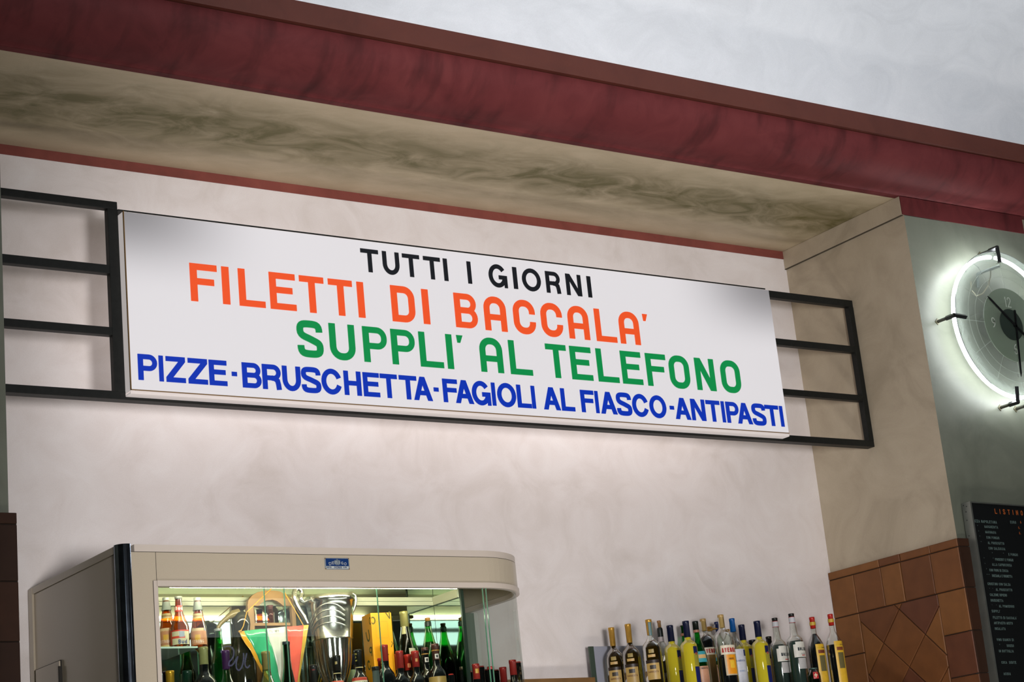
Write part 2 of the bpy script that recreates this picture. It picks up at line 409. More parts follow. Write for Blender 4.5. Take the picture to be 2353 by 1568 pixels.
    if ch in '69':
        q = ribbon(arc(w/2, h*.3, w/2 - a, h*.3 - a, 0, 2*PI, 3*n)[:-1], t, True) + ribbon([(xl, h*.3)] + bez((xl, h*.3), (xl, h*.7), (w*.4, h*.9), (w*.8, h - a), n), t)
        if ch == '9': q = [[(w - x, h - y) for x, y in p] for p in q]
        return q
    if ch == 'u': return glyph('U', w, h * .7, t, blk, n)
    if ch == 'd': return rect(w - t, 0, w, h) + glyph('O', w, h * .68, t, blk, n)
    if ch == 'q': return rect(w - t, -h * .3, w, h * .7) + glyph('O', w, h * .7, t, blk, n)
    return []
ADV = {'I': .38, 'M': 1.15, ' ': .5, '-': .5, "'": .3, '"': .5, 'W': 1.2, '1': .6}
def text_quads(s, h, t, wf=.66, gap=.16):
    x = 0; out = []
    for ch in s:
        k = ADV.get(ch, 1.0) * wf * h
        if ch != ' ':
            for q in glyph(ch, k, h, t, False, 3): out.append([(p[0] + x, p[1]) for p in q])
        x += k + gap * h
    return out, x - gap * h
def flat_text(s, h, t, fn, mat, name, parent, wf=.66, align='l', gap=.16):
    qs, W = text_quads(s, h, t, wf, gap)
    ox = 0 if align == 'l' else -W / 2
    mb = MB()
    for q in qs:
        mb.add([fn(x + ox, y) for x, y in q], [(0, 1, 2, 3)])
    return mb.build(name, mat, parent)

# ------------------------------------------------------------------ the room
YB, YF, XR, ZC = 7.0, 6.125, 6.822, 4.711     # alcove back, front wall plane, right reveal, alcove ceiling
XL = 2.213                                      # left pier's inner corner
X2 = 7.706                                      # next opening to the right
ZROOM = 6.5
struct(MB().box((XL - 0.3, YB, 0), (XR + 0.3, YB + 0.12, ZC + 0.2)).build('wall_back', M['back']))
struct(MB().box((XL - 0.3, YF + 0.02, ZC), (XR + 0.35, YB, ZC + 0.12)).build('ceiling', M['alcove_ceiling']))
wr = struct(MB().box((XR, YF, 0), (X2, YB + 0.1, 4.62)).box((XR + 0.0006, YF, 4.61), (XR + 0.3, YB + 0.1, ZC + .1)).build('wall_reveal', M['reveal']))
wr.data.materials.append(M['pier'])
for p in wr.data.polygons:
    if p.normal.y < -0.5: p.material_index = 1
wl = struct(MB().box((-5, YF, 0), (XL, YB + 0.1, 4.62)).build('wall_left', M['pier']))
# the next opening on the right
struct(MB().box((X2 - .02, YB, 0), (14, YB + .12, 4.9)).box((X2 + .02, YF + .02, ZC + .005), (14, YB, ZC + .1)).build('wall_right', M['reveal']))
# room shell out of view
struct(MB().box((-5, -5, -.1), (14, 7.2, 0)).build('floor', M['floor']))
vmb = MB(); vp = [(YF + .04, 4.97)] + [(2.6 + (YF - 2.6) * math.cos(a), 4.99 + (ZROOM - 4.99) * math.sin(a)) for a in [PI / 2 * i / 24 for i in range(25)]] + [(-5.0, ZROOM)]
vmb.add([(-5, y, z) for y, z in vp] + [(14, y, z) for y, z in vp], [(i, i + 1, len(vp) + i + 1, len(vp) + i) for i in range(len(vp) - 1)], True)
struct(vmb.build('ceiling', M['ceiling']), 'white vaulted plaster ceiling curving up behind the cornice')
struct(MB().box((-5.1, -5, 0), (-5, 7.2, ZROOM)).build('wall_side', M['dark_wall']))
struct(MB().box((14, -5, 0), (14.1, 7.2, ZROOM)).build('wall_side', M['dark_wall']))
struct(MB().box((-5, -5.1, 0), (14, -5, ZROOM)).build('wall_street', M['dark_wall']))
day = emit('daylight_glass', (0.93, 0.97, 1.0, 1), 2.2)
def window(i, x0, x1, rows):
    fr = MB()
    z0, z1 = rows[0][0] - .06, rows[-1][1] + .06
    fr.box((x0 - .06, -5.0, z0), (x0, -4.95, z1)).box((x1, -5.0, z0), (x1 + .06, -4.95, z1)).box((x0, -5.0, z0), (x1, -4.95, z0 + .055)).box((x0, -5.0, z1 - .055), (x1, -4.95, z1))
    o = struct(fr.build('window_%d' % i, M['dark_wall']))
    for a, b in rows: MB().box((x0, -4.99, a), (x1, -4.985, b)).build('pane', day, o)
window(1, 7.9, 9.6, [(4.27, 4.66)])
window(2, -3.9, -2.7, [(4.27, 4.41), (4.46, 4.66)])

# cornice: flat burgundy band, concave cove, fascia with its lit brown tone painted in
PJ, ZS, ZT = 0.25, 4.886, 4.983
cv = [(0.004, ZC - .0)] + [(0.010 + (PJ - .018) * math.sin(a), ZC + .006 + (ZS - ZC - .006) * (1 - math.cos(a))) for a in [PI / 2 * i / 14 for i in range(15)]]
poly = [(-0.12, ZC)] + cv + [(-0.12, ZS)]
mb = MB()
n = len(cv)
for (xa, xb) in ((-5, 14),):
    vs = [(xa, YF - y, z) for y, z in cv] + [(xb, YF - y, z) for y, z in cv]
    mb.add(vs, [(i, i + 1, n + i + 1, n + i) for i in range(n - 1)], True)
mb.box((-5, YF - .004, ZC - .003), (14, YF + .03, ZC + .01))
mb.box((XR - .012, YF - .004, 4.612), (X2, YF + .0, ZC + .005))
mb.box((-5, YF - .004, 4.612), (XL, YF + .0, ZC + .005))
struct(mb.build('trim_1', M['cornice']), 'burgundy painted cove cornice running over the alcove')
mb = MB().box((-5, YF - PJ - .012, ZS + .003), (14, YF - PJ + .05, ZT)).box((-5, YF - PJ + .05, ZS + .03), (14, YF + .03, ZS + .06))
struct(mb.build('trim_2', M['fascia']), 'flat fascia board along the top of the cornice')
# red painted strip along the top of the back wall
zst = at(900, 454, 1, YB)
struct(MB().box((XL, YB - .004, 4.676 - .008), (XR, YB + .001, ZC)).build('trim_3', M['strip']), 'narrow dark red strip under the alcove ceiling')
# plaster lip with a crack, along the head of the reveal
struct(MB().box((XR - .012, YF + .002, 4.612), (XR + .001, YB, ZC)).build('trim_4', M['reveal'], bevel=.003), 'raised plaster band at the head of the reveal')
MB().box((XR - .0125, YF + .004, 4.6095), (XR + .001, YB, 4.6118)).build('crack', solid('crack_grey', rgb(70, 62, 48), .9), wr)

# ------------------------------------------------------------------ terracotta tiles
def clip(poly, a, b, keep):
    """keep the side of line a->b where cross has sign keep"""
    out = []
    def side(p): return ((b[0]-a[0])*(p[1]-a[1]) - (b[1]-a[1])*(p[0]-a[0])) * keep
    for i, p in enumerate(poly):
        q = poly[(i + 1) % len(poly)]; sp_, sq = side(p), side(q)
        if sp_ >= 0: out.append(p)
        if sp_ * sq < 0:
            t = sp_ / (sp_ - sq); out.append((p[0] + (q[0]-p[0])*t, p[1] + (q[1]-p[1])*t))
    return out
def inset(poly, d):
    cx = sum(p[0] for p in poly) / len(poly); cy = sum(p[1] for p in poly) / len(poly)
    A = sum(poly[i][0]*poly[(i+1) % len(poly)][1] - poly[(i+1) % len(poly)][0]*poly[i][1] for i in range(len(poly)))
    if A < 0: poly = poly[::-1]
    out = poly
    for i in range(len(poly)):
        p, q = poly[i], poly[(i + 1) % len(poly)]
        l = math.hypot(q[0]-p[0], q[1]-p[1])
        if l < 1e-6: continue
        nx, ny = -(q[1]-p[1]) / l * d, (q[0]-p[0]) / l * d
        out = clip(out, (p[0]+nx, p[1]+ny), (q[0]+nx, q[1]+ny), 1)
        if len(out) < 3: return []
    return out
XT = XR - 0.022                                 # tile faces on the reveal
def T(a, b):                                    # measured corner of a tile on the reveal -> (y, z)
    p = at(1860 + a * .2475, 1180 + b * .2475, 0, XT); return (p.y, p.z)
z_top = T(1385, 222)[1]; z_s = T(1395, 303)[1]; z_a = T(1175, 752)[1]
yj = [T(152, 600)[0]] + [T(*p)[0] for p in ((425, 735), (678, 670), (862, 620), (1142, 560))] + [YF - .018]
zb_l = T(510, 1296)[1]; zb_r = T(1255, 1140)[1]; zc_r = T(1330, 1530)[1]
y1 = T(505, 1250)[0]; y2 = T(1215, 950)[0]; YBt = YB - .001
TG = 0.0022
def reveal_tile(poly, mi):
    poly = inset(poly, TG)
    if len(poly) < 3: return
    dx = random.uniform(-.0015, .0015)
    mb = MB(); sm = inset(poly, .003)
    if len(sm) != len(poly): sm = poly
    k = len(poly)
    vs = [(XR + .002, y, z) for y, z in poly] + [(XT + .003 + dx, y, z) for y, z in poly] + [(XT + dx, y, z) for y, z in sm]
    fs = [(i, (i+1) % k, k + (i+1) % k, k + i) for i in range(k)] + [(k + i, k + (i+1) % k, 2*k + (i+1) % k, 2*k + i) for i in range(k)] + [tuple(range(2*k, 3*k))]
    mb.add(vs, fs).build('tile', M['tiles'][mi], wr)
def R(ya, za, yb, zb): return [(ya, za), (yb, za), (yb, zb), (ya, zb)]
ys = [YBt, yj[1], yj[2], yj[3], yj[4], yj[5]]
tops = [ys[0], yj[2] + .004, yj[3] - .004, yj[4] - .006, ys[5]]
for i in range(4): reveal_tile(R(tops[i], z_s, tops[i+1], z_top), (0, 2, 1, 1)[i])
for i, mi in enumerate((0, 1, 0, 2, 1)): reveal_tile(R(ys[i], z_a, ys[i+1], z_s), mi)
reveal_tile(R(YBt, zb_l, y1, z_a), 0); reveal_tile(R(YBt, zb_l - .23, y1, zb_l), 0)
reveal_tile(R(y2, zb_r, ys[5], z_a), 0); reveal_tile(R(y2, zc_r, ys[5], zb_r), 3); reveal_tile(R(y2, zc_r - .22, ys[5], zc_r), 2)
fld = R(y1, z_a - .9, y2, z_a)
la = [(T(860, 825), T(550, 1500)), (T(1195, 870), T(925, 1430)), (T(1290, 1425), T(1215, 1568))]
lp = [(T(825, 890), T(1275, 1320)), (T(465, 1000), T(925, 1430)), (T(550, 1500), T(600, 1568))]
# make the diagonals into evenly running joint lines
def bands(lines):
    out = []
    for i in range(len(lines) + 1):
        out.append((lines[i - 1] if i > 0 else None, lines[i] if i < len(lines) else None))
    return out
ks = 0
for b0, b1 in bands(la):
    for c0, c1 in bands(lp):
        for sg in (1,):
            p = fld
            ref = None
            for ln, s in ((b0, -1), (b1, 1)):
                if ln: p = clip(p, ln[0], ln[1], s) if len(p) > 2 else p
            for ln, s in ((c0, 1), (c1, -1)):
                if ln and len(p) > 2: p = clip(p, ln[0], ln[1], s)
            if len(p) > 2:
                reveal_tile(p, (1, 2, 0, 1, 3, 1)[ks % 6]); ks += 1
# plinth rows lower down and dark grout bed
for r in range(7):
    zz = min(z_a - .9, 2.0) - r * .26
    for i in range(4):
        reveal_tile(R(YBt - i * .218, zz - .26, YBt - (i+1) * .218, zz), (0, 1, 2, 3)[(r + i) % 4])
MB().box((XR + .0005, YF - .012, 0), (XR - .014, YB, z_top - .003)).build('grout_bed', M['grout'], wr)
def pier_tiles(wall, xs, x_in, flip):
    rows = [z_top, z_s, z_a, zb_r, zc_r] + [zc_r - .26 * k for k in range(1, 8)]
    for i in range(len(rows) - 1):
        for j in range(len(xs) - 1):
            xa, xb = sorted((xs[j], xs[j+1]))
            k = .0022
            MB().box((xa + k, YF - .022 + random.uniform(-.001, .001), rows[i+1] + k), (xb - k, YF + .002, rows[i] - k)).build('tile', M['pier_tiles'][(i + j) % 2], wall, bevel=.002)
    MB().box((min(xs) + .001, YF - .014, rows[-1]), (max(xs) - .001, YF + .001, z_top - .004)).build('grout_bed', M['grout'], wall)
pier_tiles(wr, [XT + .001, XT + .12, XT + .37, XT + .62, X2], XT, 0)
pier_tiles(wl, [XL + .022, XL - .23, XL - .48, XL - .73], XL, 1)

# ------------------------------------------------------------------ illuminated sign in its iron frame
YS = 6.56                                       # iron frame's front plane
YSF = YS - .050                                  # face of the light box
sign = thing('illuminated_sign', 'long white backlit sign with orange, green and blue lettering in a black iron frame', 'sign', (4.56, YS, 3.54))
SX0, SX1, SZ0, SZ1 = 2.868, 6.243, 3.565, 4.300
def sgn(x, y): return at(x, y, 1, YSF)
a = sgn(283, 483); b = sgn(1812, 1003); c_ = sgn(300, 900); d__ = sgn(1770, 668)
SX0 = (a.x + c_.x) / 2; SX1 = (b.x + d__.x) / 2; SZ1 = (a.z + d__.z) / 2; SZ0 = (b.z + c_.z) / 2
def sign_face_mat():
    # opal acrylic over a row of tubes: dimmer at the two top corners where the tubes end short
    m, t, b = newmat('opal_acrylic_lit'); N = t.nodes.new; L = t.links.new
    b.inputs['Base Color'].default_value = rgb(112, 110, 113); b.inputs['Roughness'].default_value = 0.35
    tc = N('ShaderNodeTexCoord'); sx = N('ShaderNodeSeparateXYZ'); L(tc.outputs['Object'], sx.inputs[0])
    ax = N('ShaderNodeMath'); ax.operation = 'ABSOLUTE'; L(sx.outputs[0], ax.inputs[0])
    rx = N('ShaderNodeMapRange'); rx.interpolation_type = 'SMOOTHERSTEP'; rx.inputs[1].default_value = 0.95; rx.inputs[2].default_value = 1.75
    L(ax.outputs[0], rx.inputs[0])
    rz = N('ShaderNodeMapRange'); rz.interpolation_type = 'SMOOTHERSTEP'; rz.inputs[1].default_value = 0.0; rz.inputs[2].default_value = 0.42
    L(sx.outputs[2], rz.inputs[0])
    mu = N('ShaderNodeMath'); mu.operation = 'MULTIPLY'; L(rx.outputs[0], mu.inputs[0]); L(rz.outputs[0], mu.inputs[1])
    rs = N('ShaderNodeMapRange'); rs.inputs[3].default_value = 0.63; rs.inputs[4].default_value = 0.15; L(mu.outputs[0], rs.inputs[0])
    b.inputs['Emission Color'].default_value = (1.0, 0.965, 0.985, 1)
    L(rs.outputs[0], b.inputs['Emission Strength'])
    return m
M['face'] = sign_face_mat()
M['rear'] = emit('opal_rear', (1.0, 0.97, 0.97, 1), 0.58)
scx, scz = (SX0 + SX1) / 2, (SZ0 + SZ1) / 2
# hollow box: rim of four sides
mb = MB()
mb.box((SX0, YSF + .002, SZ0), (SX0 + .02, YS + .10, SZ1)).box((SX1 - .02, YSF + .002, SZ0), (SX1, YS + .10, SZ1))
mb.box((SX0 + .02, YSF + .002, SZ1 - .02), (SX1 - .02, YS + .10, SZ1)).box((SX0 + .02, YSF + .002, SZ0), (SX1 - .02, YS + .10, SZ0 + .02))
M['box_lit'] = emit('acrylic_return_lit', (1.0, .93, .91, 1), .34, base=rgb(190, 178, 172))
mb.build('light_box', M['box_lit'], sign, bevel=.003)
mb = MB().box((SX0 + .003 - scx, 0, SZ0 + .012 - scz), (SX1 - .003 - scx, .008, SZ1 - .003 - scz))
face = mb.build('face_panel', M['face']); face.parent = sign; face.location = (scx - 4.56, YSF - YS, scz - 3.54)
rp = MB().box((SX0 + .025, YS + .088, SZ0 + .025), (SX1 - .025, YS + .095, SZ1 - .025)).build('rear_panel', M['rear'], sign)
MB().box((SX0 + .001, YSF - .0015, SZ0 + .010), (SX1 - .001, YSF + .006, SZ0 + .0135)).box((SX0, YSF - .0015, SZ0 + .01), (SX0 + .0035, YSF + .006, SZ1)).build('face_seam', M['grime'], sign)
MB().box((SX0, YSF + .001, SZ0 - .004), (SX1, YS + .02, SZ0 + .009)).build('bottom_rail', M['box_lit'], sign, bevel=.002)

INK = {'k': emit('letter_black', rgb(12, 16, 24), 0.06, base=rgb(14, 18, 26)),
       'o': emit('letter_orange', rgb(255, 96, 40), 0.62, base=rgb(150, 36, 12)),
       'g': emit('letter_green', rgb(0, 165, 84), 0.58, base=rgb(0, 60, 26)),
       'b': emit('letter_blue', rgb(0, 52, 190), 0.7, base=rgb(0, 20, 80))}
cropA = (400, 550, 720 / 2353.); cropB = (1100, 600, 760 / 2353.); cropC = (250, 780, 750 / 2353.)
cropD = (980, 850, 260 / 2353.); cropE = (1220, 870, 320 / 2353.); cropF = (1520, 890, 310 / 2353.)
def S(cr, x, y):
    return sgn(cr[0] + x * cr[2], cr[1] + y * cr[2])
A_, B_, C_, D_, E_, F_ = cropA, cropB, cropC, cropD, cropE, cropF
ROWS = [
 ('k', False, .0200, (A_, 1395, 68), (A_, 1478, 249), (B_, 763, 108), (B_, 790, 260), [
  ('T', A_, 1395, 68, 1528, 85), ('U', A_, 1558, 90, 1690, 190), ('T', A_, 1708, 108, 1836, 122), ('T', A_, 1866, 127, 1992, 142), ('I', A_, 2015, 147, 2045, 150),
  ('I', A_, 2193, 168, 2222, 172), ('G', B_, 70, 105, 206, 190), ('I', B_, 235, 45, 264, 48), ('O', B_, 307, 130, 439, 140), ('R', B_, 468, 72, 586, 235), ('N', B_, 612, 90, 719, 100), ('I', B_, 763, 108, 790, 111)]),
 ('o', True, .0305, (A_, 112, 177), (A_, 125, 463), (B_, 814, 338), (B_, 842, 570), [
  ('F', A_, 112, 177, 316, 200), ('I', A_, 351, 206, 406, 210), ('L', A_, 475, 220, 686, 490), ('E', A_, 707, 245, 902, 268), ('T', A_, 934, 272, 1117, 294), ('T', A_, 1151, 295, 1331, 316), ('I', A_, 1366, 320, 1416, 325),
  ('D', A_, 1619, 350, 1811, 560), ('I', A_, 1852, 373, 1901, 378), ('B', A_, 2094, 405, 2281, 600),
  ('A', B_, 33, 330, 204, 490), ('C', B_, 241, 350, 407, 470), ('C', B_, 437, 370, 600, 490), ('A', B_, 628, 380, 791, 545), ('L', B_, 814, 338, 984, 560), ('A', B_, 993, 430, 1152, 590), ("'", B_, 1159, 375, 1194, 378)]),
 ('g', True, .0300, (A_, 1408, 653), (A_, 1433, 921), (B_, 1178, 655), (B_, 1210, 888), [
  ('S', A_, 918, 680, 1121, 830), ('U', A_, 1157, 640, 1361, 830), ('P', A_, 1408, 653, 1596, 740), ('P', A_, 1620, 675, 1806, 765), ('L', A_, 1830, 693, 2026, 950), ('I', A_, 2033, 713, 2079, 718), ("'", A_, 2115, 720, 2163, 722),
  ('A', B_, 3, 620, 179, 790), ('L', B_, 205, 567, 385, 800), ('T', B_, 468, 590, 614, 607), ('E', B_, 640, 606, 790, 622), ('L', B_, 827, 625, 1001, 855), ('E', B_, 1000, 642, 1144, 655), ('F', B_, 1178, 655, 1321, 672),
  ('O', B_, 1349, 740, 1504, 850), ('N', B_, 1528, 692, 1692, 925), ('O', B_, 1717, 780, 1867, 890)]),
 ('b', False, .0215, (C_, 205, 105), (C_, 215, 293), (F_, 1103, 253), (F_, 1155, 622), [
  ('P', C_, 205, 105, 348, 180), ('I', C_, 356, 122, 388, 125), ('Z', C_, 407, 130, 555, 305), ('Z', C_, 566, 145, 715, 322), ('E', C_, 717, 150, 845, 158), ('-', C_, 885, 250, 923, 253), ('B', C_, 955, 168, 1101, 305),
  ('R', C_, 1100, 180, 1246, 362), ('U', C_, 1245, 195, 1383, 300), ('S', C_, 1390, 330, 1529, 330), ('C', C_, 1532, 300, 1681, 345), ('H', C_, 1688, 228, 1824, 400), ('E', C_, 1826, 238, 1943, 248), ('T', C_, 1950, 250, 2073, 262), ('T', C_, 2087, 262, 2213, 272), ('A', C_, 2201, 432, 2336, 441),
  ('-', D_, 143, 380, 245, 385), ('F', D_, 316, 188, 625, 250), ('A', D_, 613, 683, 990, 712), ('G', D_, 938, 440, 1345, 730), ('I', D_, 1330, 273, 1407, 280), ('O', D_, 1463, 470, 1858, 570), ('L', D_, 1855, 313, 2190, 780), ('I', D_, 2155, 340, 2232, 347),
  ('A', E_, 221, 520, 506, 537), ('L', E_, 484, 167, 748, 540), ('F', E_, 820, 194, 1048, 250), ('I', E_, 1062, 216, 1118, 221), ('A', E_, 1188, 587, 1464, 606), ('S', E_, 1440, 400, 1705, 530), ('C', E_, 1704, 410, 1990, 530), ('O', E_, 1996, 440, 2287, 540), ('-', F_, 138, 340, 212, 345),
  ('A', F_, 250, 550, 520, 568), ('N', F_, 490, 203, 737, 240), ('T', F_, 757, 226, 1003, 285), ('I', F_, 1022, 249, 1077, 253), ('P', F_, 1103, 253, 1340, 400), ('A', F_, 1338, 633, 1597, 653), ('S', F_, 1567, 400, 1823, 570), ('T', F_, 1785, 313, 2028, 370), ('I', F_, 2041, 338, 2097, 343)]),
]
for ink, blk, tt, tl, bl, tr, br, lets in ROWS:
    zt = (S(*tl).z + S(*tr).z) / 2; zb = (S(*bl).z + S(*br).z) / 2
    dl = S(*tl).z - zt; dr = S(*tr).z - zt; xa_ = S(*tl).x; xb_ = S(*tr).x     # hand-applied rows run slightly off level
    el = S(*bl).z - zb; er = S(*br).z - zb
    for ch, cr, x0, y0, x1, y1_ in lets:
        X0 = S(cr, x0, y0).x; X1 = S(cr, x1, y1_).x
        u = ((X0 + X1) / 2 - xa_) / (xb_ - xa_)
        z0 = zb + el + (er - el) * u; z1 = zt + dl + (dr - dl) * u; H = z1 - z0
        z0s = z0
        if ch in 'OCSG' and not blk: z0s -= .02 * H; H *= 1.04
        if ch == "'": z0s = z0 + H * .0
        mb = MB()
        for iq, q in enumerate(glyph(ch, X1 - X0, H, tt, blk)):
            dq = YSF - .003 - iq * 2.5e-5
            mb.prism([(p[0] + X0, p[1] + z0s) for p in q], lambda u_, v_: (u_, YSF + .001, v_), lambda u_, v_: (u_, dq, v_))
        mb.build('letter', INK[ink], face)
# iron frame
BW = .032
def bar(name, p, q, w=BW, d=.032):
    (x0, z0), (x1, z1) = p, q
    MB().box((min(x0, x1), YS - (.002 if name == 'frame_post' else 0), min(z0, z1)), (max(x0, x1), YS + d, max(z0, z1))).build(name, M['iron'], sign, bevel=.002)
XF0, XF1 = XL - .15, XR
zB0, zB1 = 3.530, 3.560
bar('frame_bar', (XF0, zB0), (XF1, zB1 + .002), d=.05)
bar('frame_bar', (XF0, 4.306), (SX0 - .001, 4.338))                    # top left
bar('frame_bar', (SX1 + .001, 4.264), (XF1, 4.300))                    # top right
MB().box((SX0 - .001, YS - .004, 4.3005), (SX1 + .02, YS + .06, 4.306)).build('frame_bar', M['iron'], sign)
bar('frame_bar', (XF0, 4.036), (2.80, 4.071)); bar('frame_bar', (XF0, 3.785), (2.81, 3.817))
bar('frame_bar', (SX1 + .001, 4.020), (XF1, 4.053)); bar('frame_bar', (SX1 + .001, 3.765), (XF1, 3.796))
bar('frame_post', (2.798, zB1), (2.841, 4.306)); bar('frame_post', (XR - .034, zB1), (XR - .001, 4.264))
MB().box((SX0 - .02, YS + .001, zB1), (SX1 + .02, YS + .06, SZ0 - .002)).build('frame_bar', M['iron'], sign)

# ------------------------------------------------------------------ wall clock with a neon ring
YK = 6.02
kc = Vector((7.342, YK, 4.048))
clock = thing('wall_clock', 'round glass wall clock ringed by white neon tubing with long black hands', 'clock', (kc.x, YF, kc.z))
RK = .3796
def disc(name, r, y0, y1, mat, segs=64, parent=clock, cx=kc.x, cz=kc.z):
    return MB().prism([(cx + r * math.cos(2*PI*i/segs), cz + r * math.sin(2*PI*i/segs)) for i in range(segs)], lambda u, v: (u, y0, v), lambda u, v: (u, y1, v)).build(name, mat, parent)
M['clock_glass'] = thin_glass('clock_glass', (0.98, 0.99, 0.98, 1), 0.5, body=rgb(200, 210, 200), bodyf=.16)
M['frost'] = thin_glass('frosted_dial', (0.86, 0.89, 0.86, 1), 0.3, body=rgb(176, 190, 172), bodyf=0.5)
M['neon'] = emit('neon_white', (0.93, 0.97, 1.0, 1), 34)
disc('glass_disc', RK + .006, YK - .004, YK, M['clock_glass'])
disc('dial_disc', .192, YK - .007, YK - .005, M['frost'])
disc('hub', .082, YK - .0095, YK - .0078, solid('hub_green', rgb(38, 50, 42), 0.5))
def ring(r, y, a0=0, a1=2*PI, n=80):
    return [(kc.x + r*math.cos(a0 + (a1-a0)*i/n), y, kc.z + r*math.sin(a0 + (a1-a0)*i/n)) for i in range(n + (0 if a1 - a0 > 6.2 and abs(a1-a0-2*PI) < 1e-6 else 1))]
MB().tube(ring(RK - .012, YK + .030, PI * .52, PI * 2.49, 110), .0098, 10).build('neon_tube', M['neon'], clock)
MB().tube(ring(RK + .007, YK - .002), .0016, 6, closed=True).build('glass_rim', solid('rim_grey', rgb(90, 96, 100), .3), clock)
lm = solid('etched_line', rgb(150, 158, 148), .6)
for rr in (.300, .252):
    MB().tube(ring(rr, YK - .0055), .0007, 4, closed=True).build('etched_ring', lm, clock)
for k in range(12):
    an = k * PI / 6
    MB().tube([(kc.x + r*math.cos(an), YK - .0055, kc.z + r*math.sin(an)) for r in (.192, .335)], .0007, 4).build('hour_line', lm, clock)
nm = solid('numeral_grey', rgb(176, 184, 172), .5)
def clk(x, y): return at(2140 + x * .2423, 560 + y * .2423, 1, YK - .012)
def hand(p0, p1, w, name):
    a, b = Vector((p0.x, p0.z)), Vector((p1.x, p1.z)); d = (b - a).normalized(); n = Vector((-d.y, d.x)) * w / 2
    tip = b; e = b - d * w * 1.6
    pl = [tuple(a - n), tuple(e - n * .9), tuple(tip), tuple(e + n * .9), tuple(a + n)]
    MB().prism(pl, lambda u, v: (u, YK - .011, v), lambda u, v: (u, YK - .015, v)).build(name, M['black'], clock)
pc = clk(795, 775); h1 = clk(530, 498); h2 = clk(852, 1262); h2b = clk(790, 632)
h1b = Vector((pc.x + (pc.x - h1.x) * .42, 0, pc.z + (pc.z - h1.z) * .42))
hand(h1b, h1, .012, 'hand'); hand(h2b, h2, .011, 'hand')
MB().lathe([(0, 0), (.012, 0), (.012, .012)], 16).build('hand_pin', M['black'], clock).matrix_parent_inverse = world_of(clock).inverted() @ Matrix.Translation((pc.x, YK - .004, pc.z)) @ Matrix.Rotation(PI/2, 4, 'X')
for s_, an, rr in (('12', 90, .118), ('3', 0, .14), ('6', -90, .128), ('9', 180, .13)):
    cxn, czn = kc.x + rr*math.cos(math.radians(an)), kc.z + rr*math.sin(math.radians(an))
    if s_ == '3':
        mb = MB()
        for q in ribbon(arc(0, .018, .012, .01, PI*.8, -PI*.5, 8) + arc(0, -.004, .013, .012, PI*.5, -PI*.8, 8), .004): mb.add([(cxn + x, YK - .0085, czn + y) for x, y in q], [(0, 1, 2, 3)])
        mb.build('numeral', nm, clock)
    else:
        flat_text(s_, .055, .0055, lambda x, y: (cxn + x, YK - .0085, czn - .027 + y), nm, 'numeral', clock, wf=.5, align='c', gap=.1)
for an in (91, 178, 262, 292 - 14):
    a_ = math.radians(an); ca, sa = math.cos(a_), math.sin(a_)
    P = lambda r, y: (kc.x + r*ca, y, kc.z + r*sa)
    mb = MB().tube([P(RK - .05, YK - .010), P(RK + .034, YK - .010)], .013, 4, False).tube([P(RK + .028, YK - .014), P(RK + .028, YK + .045)], .013, 4, False)
    mb.build('clamp', M['black'], clock, bevel=.002)
    MB().tube([P(RK + .028, YK + .03), P(RK + .028, YF + .002)], .0085, 4, False).build('bracket', solid('bracket_dark', rgb(52, 52, 44), .4), clock)
    MB().tube([P(RK + .028, YF - .004), P(RK + .028, YF + .001)], .017, 4, False).build('wall_plate', solid('plate_brass', rgb(96, 92, 70), .5), clock)
# transformer block seen through the glass, feed cable
tp = at(2278, 743, 1, YF - .05)
disc('transformer', .060, YF - .09, YF + .001, solid('transformer_grey', rgb(70, 72, 66), .5), 32, cx=tp.x + .02, cz=tp.z - .01)
def ck(x, y, yy): return tuple(at(2140 + x * .2423, 560 + y * .2423, 1, yy))
MB().tube([ck(330, 270, YF - .004), ck(322, 215, YF - .02), ck(350, 180, YF - .04), ck(400, 190, YF - .08), ck(450, 230, YK + .05)], .0022, 6).build('cable', M['black'], clock)
MB().tube([ck(560, 215, YK + .04), ck(565, 300, YK + .05), ck(540, 400, YK + .06), ck(490, 475, YK + .07), ck(430, 500, YK + .08), ck(380, 440, YK + .11), ck(375, 360, YF - .01)], .0040, 6).build('cable', solid('cable_cream', rgb(176, 170, 146), .5), clock)
MB().tube([ck(440, 290, YK + .09), ck(470, 275, YK + .05), ck(640, 215, YK + .03)], .009, 6).tube([ck(440, 290, YK + .09), ck(445, 420, YK + .1)], .009, 6).build('electrode_holder', solid('electrode_grey', rgb(110, 120, 118), .5), clock)

# ------------------------------------------------------------------ letter board
YM = 6.066
bt = at(2226, 1153, 1, YM); tilt = -0.021
board = thing('menu_board', 'black letter board price list in a grey metal frame, hung on the tiled pier', 'menu board', (bt.x, YM, bt.z), rot=(0, tilt * -1, 0))
BMI = world_of(board)
def bl(mb, name, mat, par=board, **k):
    o = mb.build(name, mat, None, **k); o.parent = par; return o
BWd, BHt = .78, 1.45
bl(MB().box((.004, .0, -BHt), (BWd, .012, -.003)), 'panel', solid('felt_black', rgb(10, 13, 14), .9, spec=.15))
alu = solid('aluminium', rgb(128, 132, 126), .38, .75, var=.1, scale=12)
bl(MB().box((0, -.006, -BHt), (.006, YF - YM - .012, 0)), 'frame_side', alu)
bl(MB().box((-.001, -.008, -BHt), (.009, -.001, 0)), 'frame_lip', alu)
bl(MB().box((.009, -.006, -.006), (BWd, YF - YM - .012, 0)), 'frame_top', alu)
bl(MB().box((BWd, -.006, -BHt), (BWd + .006, YF - YM - .012, 0)), 'frame_side', alu)
for dz, dy in ((-.02, .018), (-.045, .026), (-.085, .028), (-.16, .030), (-.012, .036)):
    bl(MB().tube([(-.0006, dy, dz), (.002, dy, dz)], .003, 8), 'screw_hole', M['black'])
